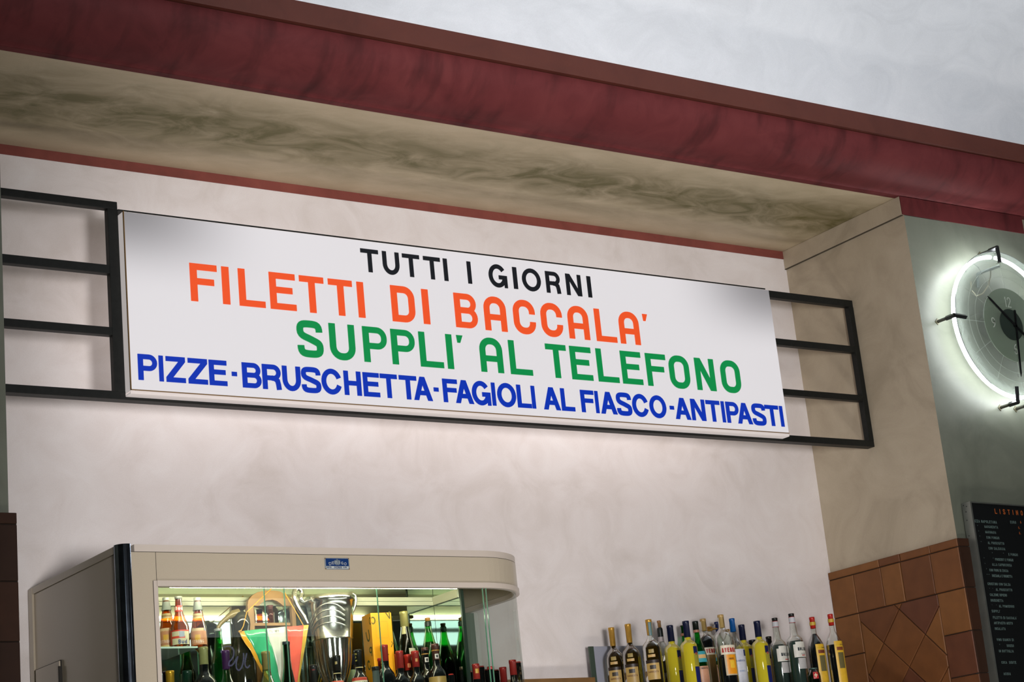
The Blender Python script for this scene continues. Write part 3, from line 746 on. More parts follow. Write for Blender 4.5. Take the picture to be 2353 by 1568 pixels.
wht = solid('letter_white', rgb(96, 116, 112), .6); org = solid('letter_rust', rgb(170, 86, 30), .6)
def bpt(x, y):                                   # photo point -> board coordinates
    p = at(x, y, 1, YM); d = p - Vector((bt.x, YM, bt.z))
    c, s = math.cos(tilt), math.sin(tilt)
    return (c*d.x - s*d.z * -1 * -1, s*d.x + c*d.z) if False else ((c*d.x + s*d.z), (-s*d.x + c*d.z))
g1 = (2180, 1150, 173 / 1808.); g2 = (2230, 1290, 123 / 1484.); g3 = (2190, 1340, 163 / 1121.)
lines = [("LISTINO", g1, 1110, 325, org, .0245, .62, .75), ("PIZZA NAPOLETANA", g1, 580, 530, wht, .0135, .62, .2), ("EURO", g1, 1478, 560, wht, .0135, .62, .2),
 ('"', g1, 690, 660, wht, .0125, .62, .2), ("MARGHERITA", g1, 858, 665, wht, .0125, .6, .2), ('"', g1, 715, 790, wht, .0125, .6, .2), ("MARINARA", g1, 880, 795, wht, .0125, .6, .2),
 ('"', g1, 745, 915, wht, .0125, .6, .2), ("CON FUNGHI", g1, 905, 925, wht, .0125, .6, .2), ('"', g1, 775, 1045, wht, .0125, .6, .2), ("AL PROSCIUTTO", g1, 940, 1055, wht, .0125, .6, .16),
 ("CON SALSICCIA", g1, 958, 1185, wht, .0125, .6, .2), ('"', g1, 1045, 1315, wht, .0125, .6, .2), ('"', g1, 1310, 1325, wht, .0125, .6, .2), ("E FUNGHI", g1, 1435, 1335, wht, .0125, .6, .16),
 ('"', g1, 848, 1440, wht, .0125, .6, .2), ('"', g1, 1065, 1445, wht, .0125, .6, .2), ("PROSCIUT E FUNGHI", g1, 1115, 1452, wht, .0125, .55, .12),
 ('"', g2, 400, 125, wht, .0125, .6, .2), ("ALLA CAPRICCIOSA", g2, 600, 130, wht, .0125, .58, .17), ('"', g2, 440, 275, wht, .0125, .6, .2), ("CON FIORI DI ZUCCA", g2, 525, 285, wht, .0125, .56, .13),
 ('" "', g2, 460, 430, wht, .0125, .6, .2), ("BRESAOLA E RUGHETTA", g2, 600, 440, wht, .0125, .52, .1), ("CROSTINO CON SALSA", g2, 475, 665, wht, .0125, .6, .16), ("'   '   AL PROSCIUTTO", g2, 530, 820, wht, .0125, .6, .16),
 ("CALZONE RIPIENO", g2, 540, 970, wht, .0125, .58, .12), ("BRUSCHETTA", g2, 560, 1125, wht, .0125, .58, .12), ("'    '  AL POMODORO", g2, 600, 1280, wht, .0125, .6, .2), ("SUPPLI'", g2, 590, 1425, wht, .0125, .6, .2),
 ("FILETTO DI BACCALA'", g3, 630, 570, wht, .0125, .6, .2), ("ANTIPASTO MISTO", g3, 645, 655, wht, .0125, .6, .16), ("INSALATA", g3, 660, 745, wht, .0125, .6, .2),
 ("VINO BIANCO DI", g3, 690, 920, wht, .0125, .6, .2), ('"', g3, 735, 1010, wht, .0125, .6, .2), ("ROSSO", g3, 850, 1015, wht, .0125, .6, .2), ("IN BOTTIGLIA", g3, 725, 1100, wht, .0125, .6, .2),
 ("COCA  BIBITE", g3, 765, 1280, wht, .0125, .6, .2), ("ACQUA", g3, 800, 1460, wht, .0125, .6, .2),
 ("6", g1, 1715, 560, org, .013, .6, .2), ("6.5", g1, 1670, 690, org, .013, .6, .2), ("6.5", g1, 1690, 820, org, .013, .6, .2)]
for s_, g, x, y, mt, h, wf, gp in lines:
    u, v = bpt(g[0] + x * g[2], g[1] + y * g[2])
    qs, W = text_quads(s_, h, h * .17, wf, gp)
    mb = MB()
    for q in qs:
        pts = [(u + a, -.0012, v + b) for a, b in q]
        if max(p[0] for p in pts) < BWd: mb.add(pts, [(0, 1, 2, 3)])
    if mb.v: bl(mb, 'text_line', mt)

# ------------------------------------------------------------------ display cabinet
XC0, XC1, YC0 = 2.597, 4.412, 6.113             # left face, right face, front plane
ZCT, ZCS, ZCH, ZCL = 2.875, 2.848, 2.747, 2.727  # cap top, cap seam, lip top, lip bottom
RC_ = .31
cab = thing('display_cabinet', 'cream enamelled glass display cabinet with a rounded end, full of bottles and trophies', 'cabinet', (3.5, 6.56, 1.02))
def plan(x0, x1, y0, y1, r, n=14):               # plan outline: rounded front right corner
    return [(x0, y0), (x1 - r, y0)] + arc(x1 - r, y0 + r, r, r, -PI/2, 0, n)[1:] + [(x1, y1), (x0, y1)]
def slab(pl, z0, z1, name, mat, bevel=0, smooth=True):
    mb = MB(); n = len(pl)
    mb.prism(pl, lambda u, v: (u, v, z0), lambda u, v: (u, v, z1), smooth)
    o = mb.build(name, mat, cab); 
    if bevel:
        b = o.modifiers.new('b', 'BEVEL'); b.width = bevel; b.segments = 2; b.limit_method = 'ANGLE'; b.angle_limit = .9
    return o
YCB = 6.985; YMI = 6.50; XPT = 4.11
XP = at(300, 1260, 1, YC0).x                      # right edge of the chrome post
XCL = 2.625
# top cap
slab(plan(XCL + .03, XC1 - .004, YC0, YCB, RC_ - .004), ZCS + .002, ZCT, 'top_cap', M['cream_light'], .002)
# header band as a hollow wall (front + round + right side)
def band(x0, x1, y0, y1, r, th, z0, z1, name, mat):
    o = [(x0, y0), (x1 - r, y0)] + arc(x1 - r, y0 + r, r, r, -PI/2, 0, 16)[1:] + [(x1, y1)]
    i = [(x0, y0 + th), (x1 - r, y0 + th)] + arc(x1 - r, y0 + r, r - th, r - th, -PI/2, 0, 16)[1:] + [(x1 - th, y1)]
    mb = MB(); n = len(o)
    for k in range(n - 1):
        mb.add([(o[k][0], o[k][1], z0), (o[k+1][0], o[k+1][1], z0), (o[k+1][0], o[k+1][1], z1), (o[k][0], o[k][1], z1)], [(0, 1, 2, 3)], True)
        mb.add([(i[k][0], i[k][1], z0), (i[k+1][0], i[k+1][1], z0), (i[k+1][0], i[k+1][1], z1), (i[k][0], i[k][1], z1)], [(3, 2, 1, 0)], True)
        mb.add([(o[k][0], o[k][1], z0), (o[k+1][0], o[k+1][1], z0), (i[k+1][0], i[k+1][1], z0), (i[k][0], i[k][1], z0)], [(3, 2, 1, 0)])
        mb.add([(o[k][0], o[k][1], z1), (o[k+1][0], o[k+1][1], z1), (i[k+1][0], i[k+1][1], z1), (i[k][0], i[k][1], z1)], [(0, 1, 2, 3)])
    mb.add([(o[0][0], o[0][1], z0), (i[0][0], i[0][1], z0), (i[0][0], i[0][1], z1), (o[0][0], o[0][1], z1)], [(0, 1, 2, 3)])
    mb.add([(o[-1][0], o[-1][1], z0), (i[-1][0], i[-1][1], z0), (i[-1][0], i[-1][1], z1), (o[-1][0], o[-1][1], z1)], [(3, 2, 1, 0)])
    return mb.build(name, mat, cab)
XW0 = at(362, 1345, 1, YC0).x                     # left edge of the glazed opening
band(XP, XC1 - .004, YC0, YCB, RC_ - .004, .02, ZCH + .001, ZCS, 'header', M['cream_enamel'])
band(XP, XC1 - .003, YC0 + .002, YCB, RC_ - .003, .015, ZCS, ZCS + .002, 'header_seam', M['seam'])
band(XW0 - .003, XC1, YC0 - .006, 6.72, RC_, .024, ZCL, ZCH, 'header_lip', M['cream_light'])
slab(plan(XC0 + .03, XC1 - .02, YC0 + .02, YCB, RC_ - .02), ZCS - .012, ZCS + .001, 'ceiling_panel', M['inner'])
# left stile beside the chrome post
MB().box((XP, YC0, 1.06), (XW0 - .016, YC0 + .03, ZCH + .001)).build('stile', M['cream_enamel'], cab)
MB().box((XW0 - .016, YC0 - .003, 1.06), (XW0, YC0 + .035, ZCH + .0)).build('window_frame', M['cream_light'], cab)
MB().box((XW0 - .0175, YC0 - .0005, 1.06), (XW0 - .0158, YC0 + .01, ZCH)).build('frame_seam', M['seam'], cab)
xs_ = at(358, 1300, 1, YC0).x
MB().box((xs_, YC0 - .0006, ZCH), (xs_ + .0015, YC0 + .001, ZCS)).build('header_joint', M['seam'], cab)
# chrome corner post
pp = arc(XC0 + .035, YC0 + .037, .037, .040, PI, 1.5 * PI, 8) + [(XP - .001, YC0 - .003), (XP - .001, YC0 + .04), (XC0 + .02, YC0 + .06)]
MB().prism(pp, lambda u, v: (u, v, 1.06), lambda u, v: (u, v, ZCT + .002), True).build('corner_post', M['chrome'], cab)
# left side: panel, top rail, back stile, hatch
MB().box((XC0 + .006, YC0 + .05, 1.06), (XC0 + .02, YCB, ZCT - .028)).build('side_panel', M['cream_enamel'], cab)
MB().box((XC0, YC0 + .045, ZCT - .026), (XC0 + .035, YCB, ZCT)).build('side_rail', M['cream_enamel'], cab, bevel=.002)
MB().box((XC0 - .002, YCB - .032, 1.06), (XC0 + .02, YCB + .01, ZCT - .002)).build('back_stile', M['cream_enamel'], cab, bevel=.002)
ha = at(85, 1541, 0, XC0); hb_ = at(139, 1519, 0, XC0)
MB().box((XC0 - .001, hb_.y - .004, 2.146), (XC0 + .004, ha.y + .003, hb_.z + .003)).build('hatch_seam', M['seam'], cab)
MB().box((XC0 - .006, hb_.y, 2.15), (XC0 + .006, ha.y, hb_.z)).build('hatch', M['cream_enamel'], cab, bevel=.0015)
MB().box((XC0 - .009, hb_.y - .005, 2.3), (XC0 + .004, hb_.y + .002, hb_.z - .02)).build('hinge', M['seam'], cab)
# back, floor, body below
MB().box((XC0 + .02, YCB - .01, 1.06), (XPT + .012, YCB, ZCS)).build('back_panel', M['cream_enamel'], cab)
ZFL = 2.165
slab(plan(XC0 + .02, XC1 - .01, YC0 + .01, YCB - .01, RC_ - .01), ZFL - .03, ZFL, 'floor_shelf', M['inner'])
slab(plan(XC0 + .02, XC1, YC0 - .004, YCB - .005, RC_), 1.02, ZFL - .031, 'base', M['cream_enamel'])
# mirror back
MB().box((XW0 - .06, YMI, ZFL + .001), (XPT - .001, YMI + .006, ZCS - .013)).build('mirror_back', M['mirror'], cab)
ype = at(1061, 1400, 0, XPT).y
MB().box((XPT, ype + .006, ZFL + .001), (XPT + .006, YMI + .006, ZCS - .013)).build('side_mirror', M['mirror'], cab)
MB().box((XPT + .007, ype + .006, ZFL + .001), (XPT + .012, YCB - .011, ZCS - .013)).build('partition', M['cream_enamel'], cab)
zr0, zr1 = at(900, 1392, 1, YMI - .008).z, at(900, 1373, 1, YMI - .008).z
MB().box((XW0 - .05, YMI - .010, zr0), (XPT - .002, YMI - .001, (zr0 + zr1) / 2 - .001)).build('back_rail', M['inner'], cab)
MB().box((XW0 - .05, YMI - .006, (zr0 + zr1) / 2 + .001), (XPT - .002, YMI - .001, zr1)).build('back_rail', M['inner'], cab)
MB().box((XPT - .010, ype + .01, zr0), (XPT - .001, YMI - .011, zr1)).build('side_rail_inner', M['inner'], cab)
MB().box((4.355, 6.690, ZFL + .001), (4.425, 6.698, ZCL - .001)).build('rear_post', solid('rear_grey', rgb(92, 102, 90), .35), cab)
MB().box((XPT - .002, ype - .004, ZFL + .001), (XPT + .012, ype + .006, ZCS - .013)).build('mirror_edge', solid('edge_dark', rgb(40, 52, 46), .3), cab)
# panes: three sliding sheets, one fixed, one bent
YG = YC0 + .008
xg = [XW0] + [at(v, 1400, 1, YG).x for v in (612, 656, 872)] + [4.100]
def pane(x0, x1, y):
    o = MB().box((x0, y, ZFL), (x1, y + .004, ZCL + .004)).build('glass_pane', M['pane'], cab)
    MB().box((x1 - .0012, y - .0008, ZFL), (x1 + .0012, y + .0048, ZCL + .004)).build('pane_edge', M['pane_edge'], o)
pane(xg[0], xg[1], YG + .008); pane(xg[1] - .001, xg[2], YG + .001); pane(xg[2], xg[3], YG + .008); pane(xg[3] - .001, xg[4], YG)
mb = MB()
oo = [(4.113, YC0 + .006)] + arc(XC1 - .012 - RC_ + .012, YC0 + RC_, RC_ - .012, RC_ - .008, -PI/2, 0, 20)[1:] + [(XC1 - .012, 6.70)]
for k in range(len(oo) - 1):
    mb.add([(oo[k][0], oo[k][1], ZFL), (oo[k+1][0], oo[k+1][1], ZFL), (oo[k+1][0], oo[k+1][1], ZCL + .004), (oo[k][0], oo[k][1], ZCL + .004)], [(0, 1, 2, 3)], True)
og = mb.build('bent_glass', M['pane'], cab)
MB().box((4.1115, YC0 + .003, ZFL), (4.1140, YC0 + .008, ZCL + .004)).build('pane_edge', M['pane_edge'], og)
MB().box((XC1 - .014, 6.698, ZFL), (XC1 - .010, 6.702, ZCL)).build('pane_edge', M['pane_edge'], og)
# lamp tube under the header
MB().tube([(2.80, 6.150, ZCL + .010), (4.00, 6.150, ZCL + .010)], .008, 10).build('lamp_tube', emit('tube_warm', (1.0, 0.93, 0.74, 1), 42.0), cab)
MB().box((2.76, 6.142, ZCL + .004), (2.80, 6.158, ZCL + .016)).box((4.0, 6.142, ZCL + .004), (4.03, 6.158, ZCL + .016)).build('lamp_holder', M['grime'], cab)
# glass side shelf carrying the beer bottles
zsh = at(400, 1494, 1, 6.30).z
xsh = at(455, 1494, 1, 6.22).x
MB().box((XW0 - .05, 6.22, zsh - .007), (xsh, 6.495, zsh)).build('glass_shelf', solid('shelf_glass', rgb(190, 214, 196), .1, coat=.5), cab, bevel=.001)
# blurred reflection of lettering, painted as pale script on the sliding glass
scr = thin_glass('painted_reflection', (1, 1, 1, 1), 0.0, body=rgb(130, 135, 175), bodyf=.38)
def gp(x, y): p = at(400 + x * .12, 1380 + y * .12, 1, YG - .004); return (p.x, p.z)
mb = MB()
for pts in ([(900, 1000), (950, 905), (1060, 880), (1145, 950), (1140, 1080), (1065, 1180), (1060, 1250), (1130, 1230), (1200, 1120), (1230, 1070)],
            [(1230, 1070), (1200, 1180), (1200, 1290), (1250, 1340), (1310, 1260), (1340, 1110), (1335, 1010)], [(1400, 1010), (1370, 1150), (1370, 1250), (1415, 1290), (1460, 1240)], [(1225, 960), (1255, 955)]):
    sm = []
    for i in range(len(pts) - 1):
        a0_, a1_ = pts[max(0, i - 1)], pts[i]; b0_, b1_ = pts[i + 1], pts[min(len(pts) - 1, i + 2)]
        for k in range(4):
            t_ = k / 4.; t2 = t_ * t_; t3 = t2 * t_
            sm.append(gp(*[.5 * (2*a1_[q] + (b0_[q] - a0_[q]) * t_ + (2*a0_[q] - 5*a1_[q] + 4*b0_[q] - b1_[q]) * t2 + (-a0_[q] + 3*a1_[q] - 3*b0_[q] + b1_[q]) * t3) for q in (0, 1)]))
    sm.append(gp(*pts[-1]))
    for q in ribbon(sm, .0055): mb.add([(u, YG - .0012, v) for u, v in q], [(0, 1, 2, 3)])
so_ = mb.build('lettering', scr, cab)
# name plate
pl0 = at(745, 1283, 1, YC0); pl1 = at(803, 1311, 1, YC0)
npz0, npz1 = pl1.z + .002, pl0.z - .0
plate = MB().box((pl0.x, YC0 - .003, npz0), (pl1.x, YC0 + .001, npz1)).build('name_plate', solid('plate_metal', rgb(150, 160, 170), .3, .6), cab, bevel=.0008)
pw, ph = pl1.x - pl0.x, npz1 - npz0
navy = solid('plate_navy', rgb(8, 44, 96), .35)
def pq(u, v, d=.0038): return (pl0.x + u * pw, YC0 - d, npz0 + v * ph)
MB().box(pq(.04, .30, .0036), pq(.96, .95, .0030)).build('plate_field', navy, plate)
lw = solid('plate_silver', rgb(196, 200, 196), .35, .3)
MB().box(pq(.04, .06, .0036), pq(.96, .28, .0030)).build('plate_field', lw, plate)
for i, ch in enumerate('DERIGO'):
    u = .20 + i * .125; k = abs(u - .51); v = .60 - k * k * 1.1 + (.06 if ch == 'O' else 0) * 0
    hh = .21 * (1 + k * .3)
    mb = MB(); an = (u - .51) * -.9
    wgl = (.03 if ch == 'I' else .095) * pw; hgl = hh * ph * 1.1
    for q in glyph(ch, wgl, hgl, .016 * pw, False, 4):
        mb.add([(pq(u, v)[0] + (x - wgl/2) * math.cos(an) - (y - hgl/2) * math.sin(an), YC0 - .0045, pq(u, v)[2] + (x - wgl/2) * math.sin(an) + (y - hgl/2) * math.cos(an)) for x, y in q], [(0, 1, 2, 3)])
    mb.build('letter', lw, plate)
crest = [(.50, .96), (.53, .84), (.62, .80), (.63, .62), (.60, .42), (.53, .36), (.50, .40), (.47, .36), (.41, .42), (.37, .62), (.38, .80), (.47, .84)]
MB().add([pq(u, v, .0040) for u, v in crest], [tuple(range(len(crest)))]).build('crest', solid('crest_grey', rgb(110, 122, 134), .4, .3), plate)
flat_text('ROMA', .15 * ph * 1.3, .0013, lambda x, y: (pl0.x + pw * .52 + x, YC0 - .0045, npz0 + .08 * ph + y), navy, 'lettering', plate, align='c', wf=.8)
flat_text('BANCHI FRIGO', .05 * pw, .0005, lambda x, y: (pl0.x + pw * .06 + x, YC0 - .0045, npz0 + .12 * ph + y), navy, 'lettering', plate, wf=.30, gap=.06)
flat_text('TELEFONO', .05 * pw, .0005, lambda x, y: (pl0.x + pw * .72 + x, YC0 - .0045, npz0 + .12 * ph + y), navy, 'lettering', plate, wf=.32, gap=.06)
for u, v in ((.02, .05), (.98, .05), (.02, .95), (.98, .95)):
    MB().lathe([(0, .001), (.0022, .0008), (.0026, 0)], 8).build('rivet', M['grime'], plate).matrix_parent_inverse = Matrix.Translation(Vector(pq(u, v, .003))) @ Matrix.Rotation(PI/2, 4, 'X')

# ------------------------------------------------------------------ bottles
FWD = Vector((0.5577, 0.7829, 0)).normalized()
ANG0 = math.atan2(-FWD.y, -FWD.x)                # direction from a bottle to the street side, where labels face
GL = {
 'olive': thin_glass('glass_olive', (0.30, 0.22, 0.03, 1), .45, body=rgb(60, 44, 8), bodyf=.65),
 'amber': thin_glass('glass_amber', (0.62, 0.20, 0.03, 1), .45, body=rgb(120, 52, 12), bodyf=.35),
 'green': thin_glass('glass_green', (0.10, 0.72, 0.14, 1), .45, body=rgb(8, 90, 30), bodyf=.25),
 'dkgreen': thin_glass('glass_dark_green', (0.06, 0.10, 0.04, 1), .45, body=rgb(14, 22, 12), bodyf=.7),
 'wine': solid('glass_wine_black', rgb(10, 13, 14), .06, spec=.6),
 'clear': thin_glass('glass_clear', (0.92, 0.95, 0.92, 1), .55),
 'lemon': thin_glass('lemon_liqueur', (0.75, 0.72, 0.10, 1), .35, body=rgb(236, 222, 60), bodyf=.88),
 'dark': solid('dark_liqueur', rgb(14, 16, 18), .08, spec=.6),
 'brown': thin_glass('brown_liqueur', (0.35, 0.22, 0.05, 1), 1, body=rgb(90, 60, 20), bodyf=.6),
 'grey': solid('grey_glass', rgb(74, 84, 80), .2),
 'pale': thin_glass('glass_pale_green', (0.72, 0.80, 0.50, 1), 1, body=rgb(150, 160, 90), bodyf=.25),
}
cmats = {}
def cm(c, rough=.4, metal=0.0):
    k = (c, rough, metal)
    if k not in cmats: cmats[k] = solid('paint_%d_%d_%d' % c, rgb(*c), rough, metal, var=.06, scale=80)
    return cmats[k]
def bottle(px, py, y, zbase, name, label, group, glass, prof, cap, extras=(), texts=(), cat='bottle', liquid=None):
    """prof: [(radius, depth below top)] in mm down to the body, then straight to zbase. cap: (r0,r1,h,colour,metal)"""
    p = at(px, py, 1, y); H = p.z - zbase
    t = thing(name, label, cat, (p.x, y, zbase), group)
    c = Vector((p.x, y, zbase))
    pr = [(r / 1000., H - d / 1000.) for r, d in prof]
    rb = pr[-1][0]
    pr = pr + [(rb, .006), (rb - .004, 0), (0, 0)]
    MB().lathe(pr, 24, c).build('glass_body', glass, t)
    if liquid:
        lm_, dlev, rin = liquid
        lp_ = [(0, H - dlev / 1000.)]
        for (r, z) in pr:
            if z < H - dlev / 1000.: lp_.append((max(0, r - .0018), z if z > .01 else z + .003))
        rtop = None
        for i in range(len(pr) - 1):
            if pr[i][1] >= H - dlev / 1000. >= pr[i+1][1] and pr[i][1] > pr[i+1][1]:
                f = (pr[i][1] - (H - dlev/1000.)) / (pr[i][1] - pr[i+1][1]); rtop = pr[i][0] + (pr[i+1][0] - pr[i][0]) * f
        lp_.insert(1, ((rtop or rb) - .0018, H - dlev / 1000.))
        MB().lathe(lp_, 24, c).build('liquid', lm_, t)
    r0, r1, h, col, met = cap
    r0 /= 1000.; r1 /= 1000.; h /= 1000.
    cp = [(0, H), (r0 - .001, H), (r0, H - .0015), (r0, H - min(.012, h * .3)), (r0 - .0008, H - min(.0125, h*.3 + .001)), (r1 - .0006, H - h), (r1 - .002, H - h)]
    MB().lathe(cp, 24, c).build('cap', cm(col, .35, met), t)
    def rad(z):
        for i in range(len(pr) - 1):
            (ra, za), (rb2, zb) = pr[i], pr[i+1]
            if za >= z >= zb and za > zb: return ra + (rb2 - ra) * (za - z) / (za - zb)
        return rb
    for e in extras:
        nm_, d0, d1, half, col, off = e[:6]; turn = e[6] if len(e) > 6 else 0
        z0, z1 = H - d1 / 1000., max(.01, H - d0 / 1000.)
        z0 = max(.01, z0)
        pf = [(rad(z0 + (z1 - z0) * k / 6) + off / 1000., z0 + (z1 - z0) * k / 6) for k in range(7)]
        if half >= 180: MB().lathe(pf, 24, c).build(nm_, cm(col), t)
        else:
            a = ANG0 + math.radians(turn)
            MB().lathe(pf, 12, c, a - math.radians(half), a + math.radians(half)).build(nm_, cm(col), t)
    for tx in texts:
        s_, d, hgt, col, off, turn = tx[:6]; wf = tx[6] if len(tx) > 6 else .66; sw = tx[7] if len(tx) > 7 else .17
        qs, W = text_quads(s_, hgt / 1000., hgt / 1000. * sw, wf)
        mb = MB()
        for q in qs:
            vs = []
            for x, yv in q:
                z = H - d / 1000. + yv; rr = rad(z) + off / 1000.
                a = ANG0 + math.radians(turn) + (x - W / 2) / rr
                vs.append((c.x + rr * math.cos(a), c.y + rr * math.sin(a), c.z + z))
            mb.add(vs, [(0, 1, 2, 3)])
        if mb.v: mb.build('lettering', cm(col), t)
    return t

# --- shelf of liqueurs on the right
ZSH = 2.30
shelf = thing('bottle_shelf', 'brown wall shelf between the cabinet and the tiled pier, carrying the liqueur bottles', 'shelf', (5.9, 6.7, ZSH))
xe = at(1351, 1490, 1, 6.93).x
MB().box((xe, 6.47, ZSH - .03), (XT - .002, 6.995, ZSH)).build('shelf_board', M['wood_dark'], shelf)
zpt = at(1400, 1486, 1, 6.93).z
bpl = thing('back_plate', 'upright steel plate with a dark green left edge, behind the grappa bottles', 'plate', (xe, 6.93, ZSH))
MB().box((xe + .029, 6.925, ZSH), (at(1480, 1486, 1, 6.93).x, 6.935, zpt)).build('plate', M['steel'], bpl)
MB().box((xe, 6.922, ZSH), (xe + .026, 6.930, zpt)).build('end_plate', solid('plate_edge', rgb(70, 84, 72), .35, .3), bpl)
led = at(1300, 1564, 1, 6.98)
tag(MB().box((4.43, 6.90, led.z - .04), (xe - .001, 6.999, led.z)).build('wall_ledge', M['wood_dark']), 'brown wooden ledge on the wall between cabinet and bottle shelf', 'ledge')

grappa = [(13, 6), (12.5, 90), (15, 96), (26, 108), (37, 122), (42, 140), (43, 160)]
gx = [('label', 190, 268, 40, (172, 142, 80), .6, -8), ('label_arch', 182, 196, 42, (40, 28, 20), .8, -8), ('badge', 135, 152, 16, (150, 130, 72), .6, -8), ('ribbon', 158, 170, 22, (186, 152, 92), .7, -8), ('label_print', 205, 222, 18, (52, 44, 34), .9, -8)]
gt = [('BARRICATA', 238, 8, (96, 52, 34), 1.0, -8, .55)]
gcap = (14.5, 13.2, 84, (190, 146, 62), .5)
G1 = 'grappa bottles with gold necks at the shelf end'
bottle(1404, 1443, 6.84, ZSH, 'grappa_bottle', 'brown grappa bottle at the left end of the shelf, lowest gold cap', G1, GL['olive'], grappa, gcap, gx, gt)
bottle(1442, 1435, 6.74, ZSH, 'grappa_bottle', 'brown grappa bottle, second from the left end, full to the gold neck', G1, GL['olive'], grappa, gcap, gx, gt)
bottle(1489.5, 1424.5, 6.60, ZSH, 'grappa_bottle', 'opened grappa bottle with a blue tax strip over its gold cap', G1, GL['clear'], [(13, 6), (12.5, 74), (13, 80), (24, 96), (38, 112), (42, 130), (43, 200)], (14.5, 13.2, 70, (190, 146, 62), .5),
       gx + [('tax_strip', 14, 72, 28, (84, 112, 112), 3.4, 12)], gt, liquid=(GL['olive'], 98, 0))
bottle(1513.5, 1427, 6.86, ZSH, 'liqueur_bottle', 'slim clear bottle with a narrow brown cork and black sleeve', 'liqueurs on the right shelf', GL['clear'], [(9, 4), (9.5, 30), (12.5, 38), (13, 95), (26, 118), (30, 140)], (9.5, 9.5, 32, (140, 98, 56), 0),
       [('sleeve', 34, 76, 180, (12, 20, 18), .8), ('neck_band', 76, 98, 180, (160, 150, 148), .8), ('label', 190, 240, 60, (10, 14, 26), .8)], liquid=(GL['brown'], 165, 0))
lem = [(14, 6), (14.5, 75), (15, 84), (20, 90), (31, 98), (37, 108), (38, 125)]
lcap = (15.5, 16, 74, (12, 20, 52), .1)
lx = [('label', 118, 175, 20, (18, 26, 70), .7, 46), ('label_middle', 150, 205, 20, (140, 134, 48), .9, 46), ('label_seal', 146, 156, 9, (150, 72, 60), 1.1, 46), ('label_base', 208, 330, 22, (18, 28, 84), .8, 46)]
LG = 'limoncello bottles with navy caps'
for px, py, y, lab in ((1538.5, 1438, 6.72, 'leftmost limoncello bottle with a crumpled navy capsule, behind the others'), (1575, 1428, 6.58, 'limoncello bottle in front of two green bottles, left of the bitters'),
                       (1703, 1436.5, 6.79, 'limoncello bottle with navy cap just right of the bright blue capped bottle'), (1738.5, 1428, 6.56, 'limoncello bottle standing left of the clear anise bottles')):
    bottle(px, py, y, ZSH, 'limoncello_bottle', lab, LG, GL['lemon'], lem, lcap, lx)
grb = [(13, 5), (13.5, 60), (16, 80), (24, 105), (33, 150), (38, 190), (39, 240)]
bottle(1597, 1428.5, 6.67, ZSH, 'green_bottle', 'green aperitif bottle with a tall black cap between yellow and dark bottles', 'green bottles on the right shelf', GL['green'], grb, (14, 14.5, 40, (10, 20, 16), .1),
       [('neck_band', 40, 52, 180, (150, 104, 84), .9), ('round_label', 140, 190, 32, (60, 150, 160), .8, 20), ('round_label', 155, 172, 30, (210, 170, 110), 1.0, 20), ('label', 208, 300, 45, (190, 140, 110), .8, 12)], [('VERMOUTH', 222, 9, (60, 40, 30), 1.3, 12, .5)], liquid=(solid('green_dark_liquid', rgb(8, 26, 16), .1), 105, 0))
bottle(1568, 1438, 6.90, ZSH, 'green_bottle', 'thin green bottle half hidden behind the second yellow bottle', 'green bottles on the right shelf', GL['green'], grb, (13, 13.5, 38, (14, 22, 16), .1), [('neck_band', 38, 50, 180, (140, 96, 70), .9)])
amaro = [(14, 8), (15, 58), (18, 66), (30, 78), (41, 92), (46, 112), (47, 200)]
acap = (14.5, 15, 56, (168, 138, 84), .1)
AG = 'bitters bottles with ribbed tan caps'
bottle(1614.5, 1423, 6.78, ZSH, 'bitters_bottle', 'dark bitters bottle with a tan cap, its label half hidden behind its neighbour', AG, GL['clear'], amaro, acap, [('label', 138, 172, 45, (206, 196, 176), .8, 20), ('lower_label', 172, 330, 45, (120, 92, 40), .8, 20)], [('AVERNA', 164, 19, (150, 30, 24), 1.2, 20, .48, .24)], liquid=(GL['dark'], 76, 0))
bottle(1629.5, 1441, 6.86, ZSH, 'short_bottle', 'clear necked bottle with a short wide tan stopper, behind the bitters', 'liqueurs on the right shelf', GL['clear'], [(9, 14), (9.5, 38), (30, 62), (34, 90)], (13.5, 11, 21, (176, 132, 62), .2), [('cap_band', 12, 20, 180, (196, 150, 60), 5.0)], liquid=(GL['dark'], 66, 0))
bottle(1655, 1413.5, 6.55, ZSH, 'bitters_bottle', 'almost empty clear bitters bottle with the red lettered label and tallest tan cap', AG, GL['clear'], amaro, (14.5, 15.5, 60, (172, 142, 88), .1), [('label', 143, 184, 50, (208, 198, 176), .8, 22), ('orange_label', 186, 272, 30, (214, 140, 22), .8, 28), ('label_frame', 184, 278, 37, (176, 160, 130), .5, 24), ('label_disc', 212, 246, 14, (220, 176, 50), 1.1, 30)],
       [('AVERNA', 175, 20, (160, 34, 28), 1.3, 22, .48, .24), ('AMARO', 208, 8, (96, 60, 30), 1.3, 26, .5)], liquid=(GL['dark'], 178, 0))
bottle(1646, 1430, 6.88, ZSH, 'liqueur_bottle', 'navy capsule peeping out behind the tallest tan cap', 'liqueurs on the right shelf', GL['clear'], [(12, 5), (12, 60), (34, 110)], (12, 12, 58, (14, 30, 80), .1))
bottle(1671, 1447, 6.80, ZSH, 'liqueur_bottle', 'bottle with a short mustard cap between tan and bright blue caps', 'liqueurs on the right shelf', GL['clear'], [(10, 5), (10, 24), (34, 60)], (11, 10.5, 22, (204, 150, 52), .1))
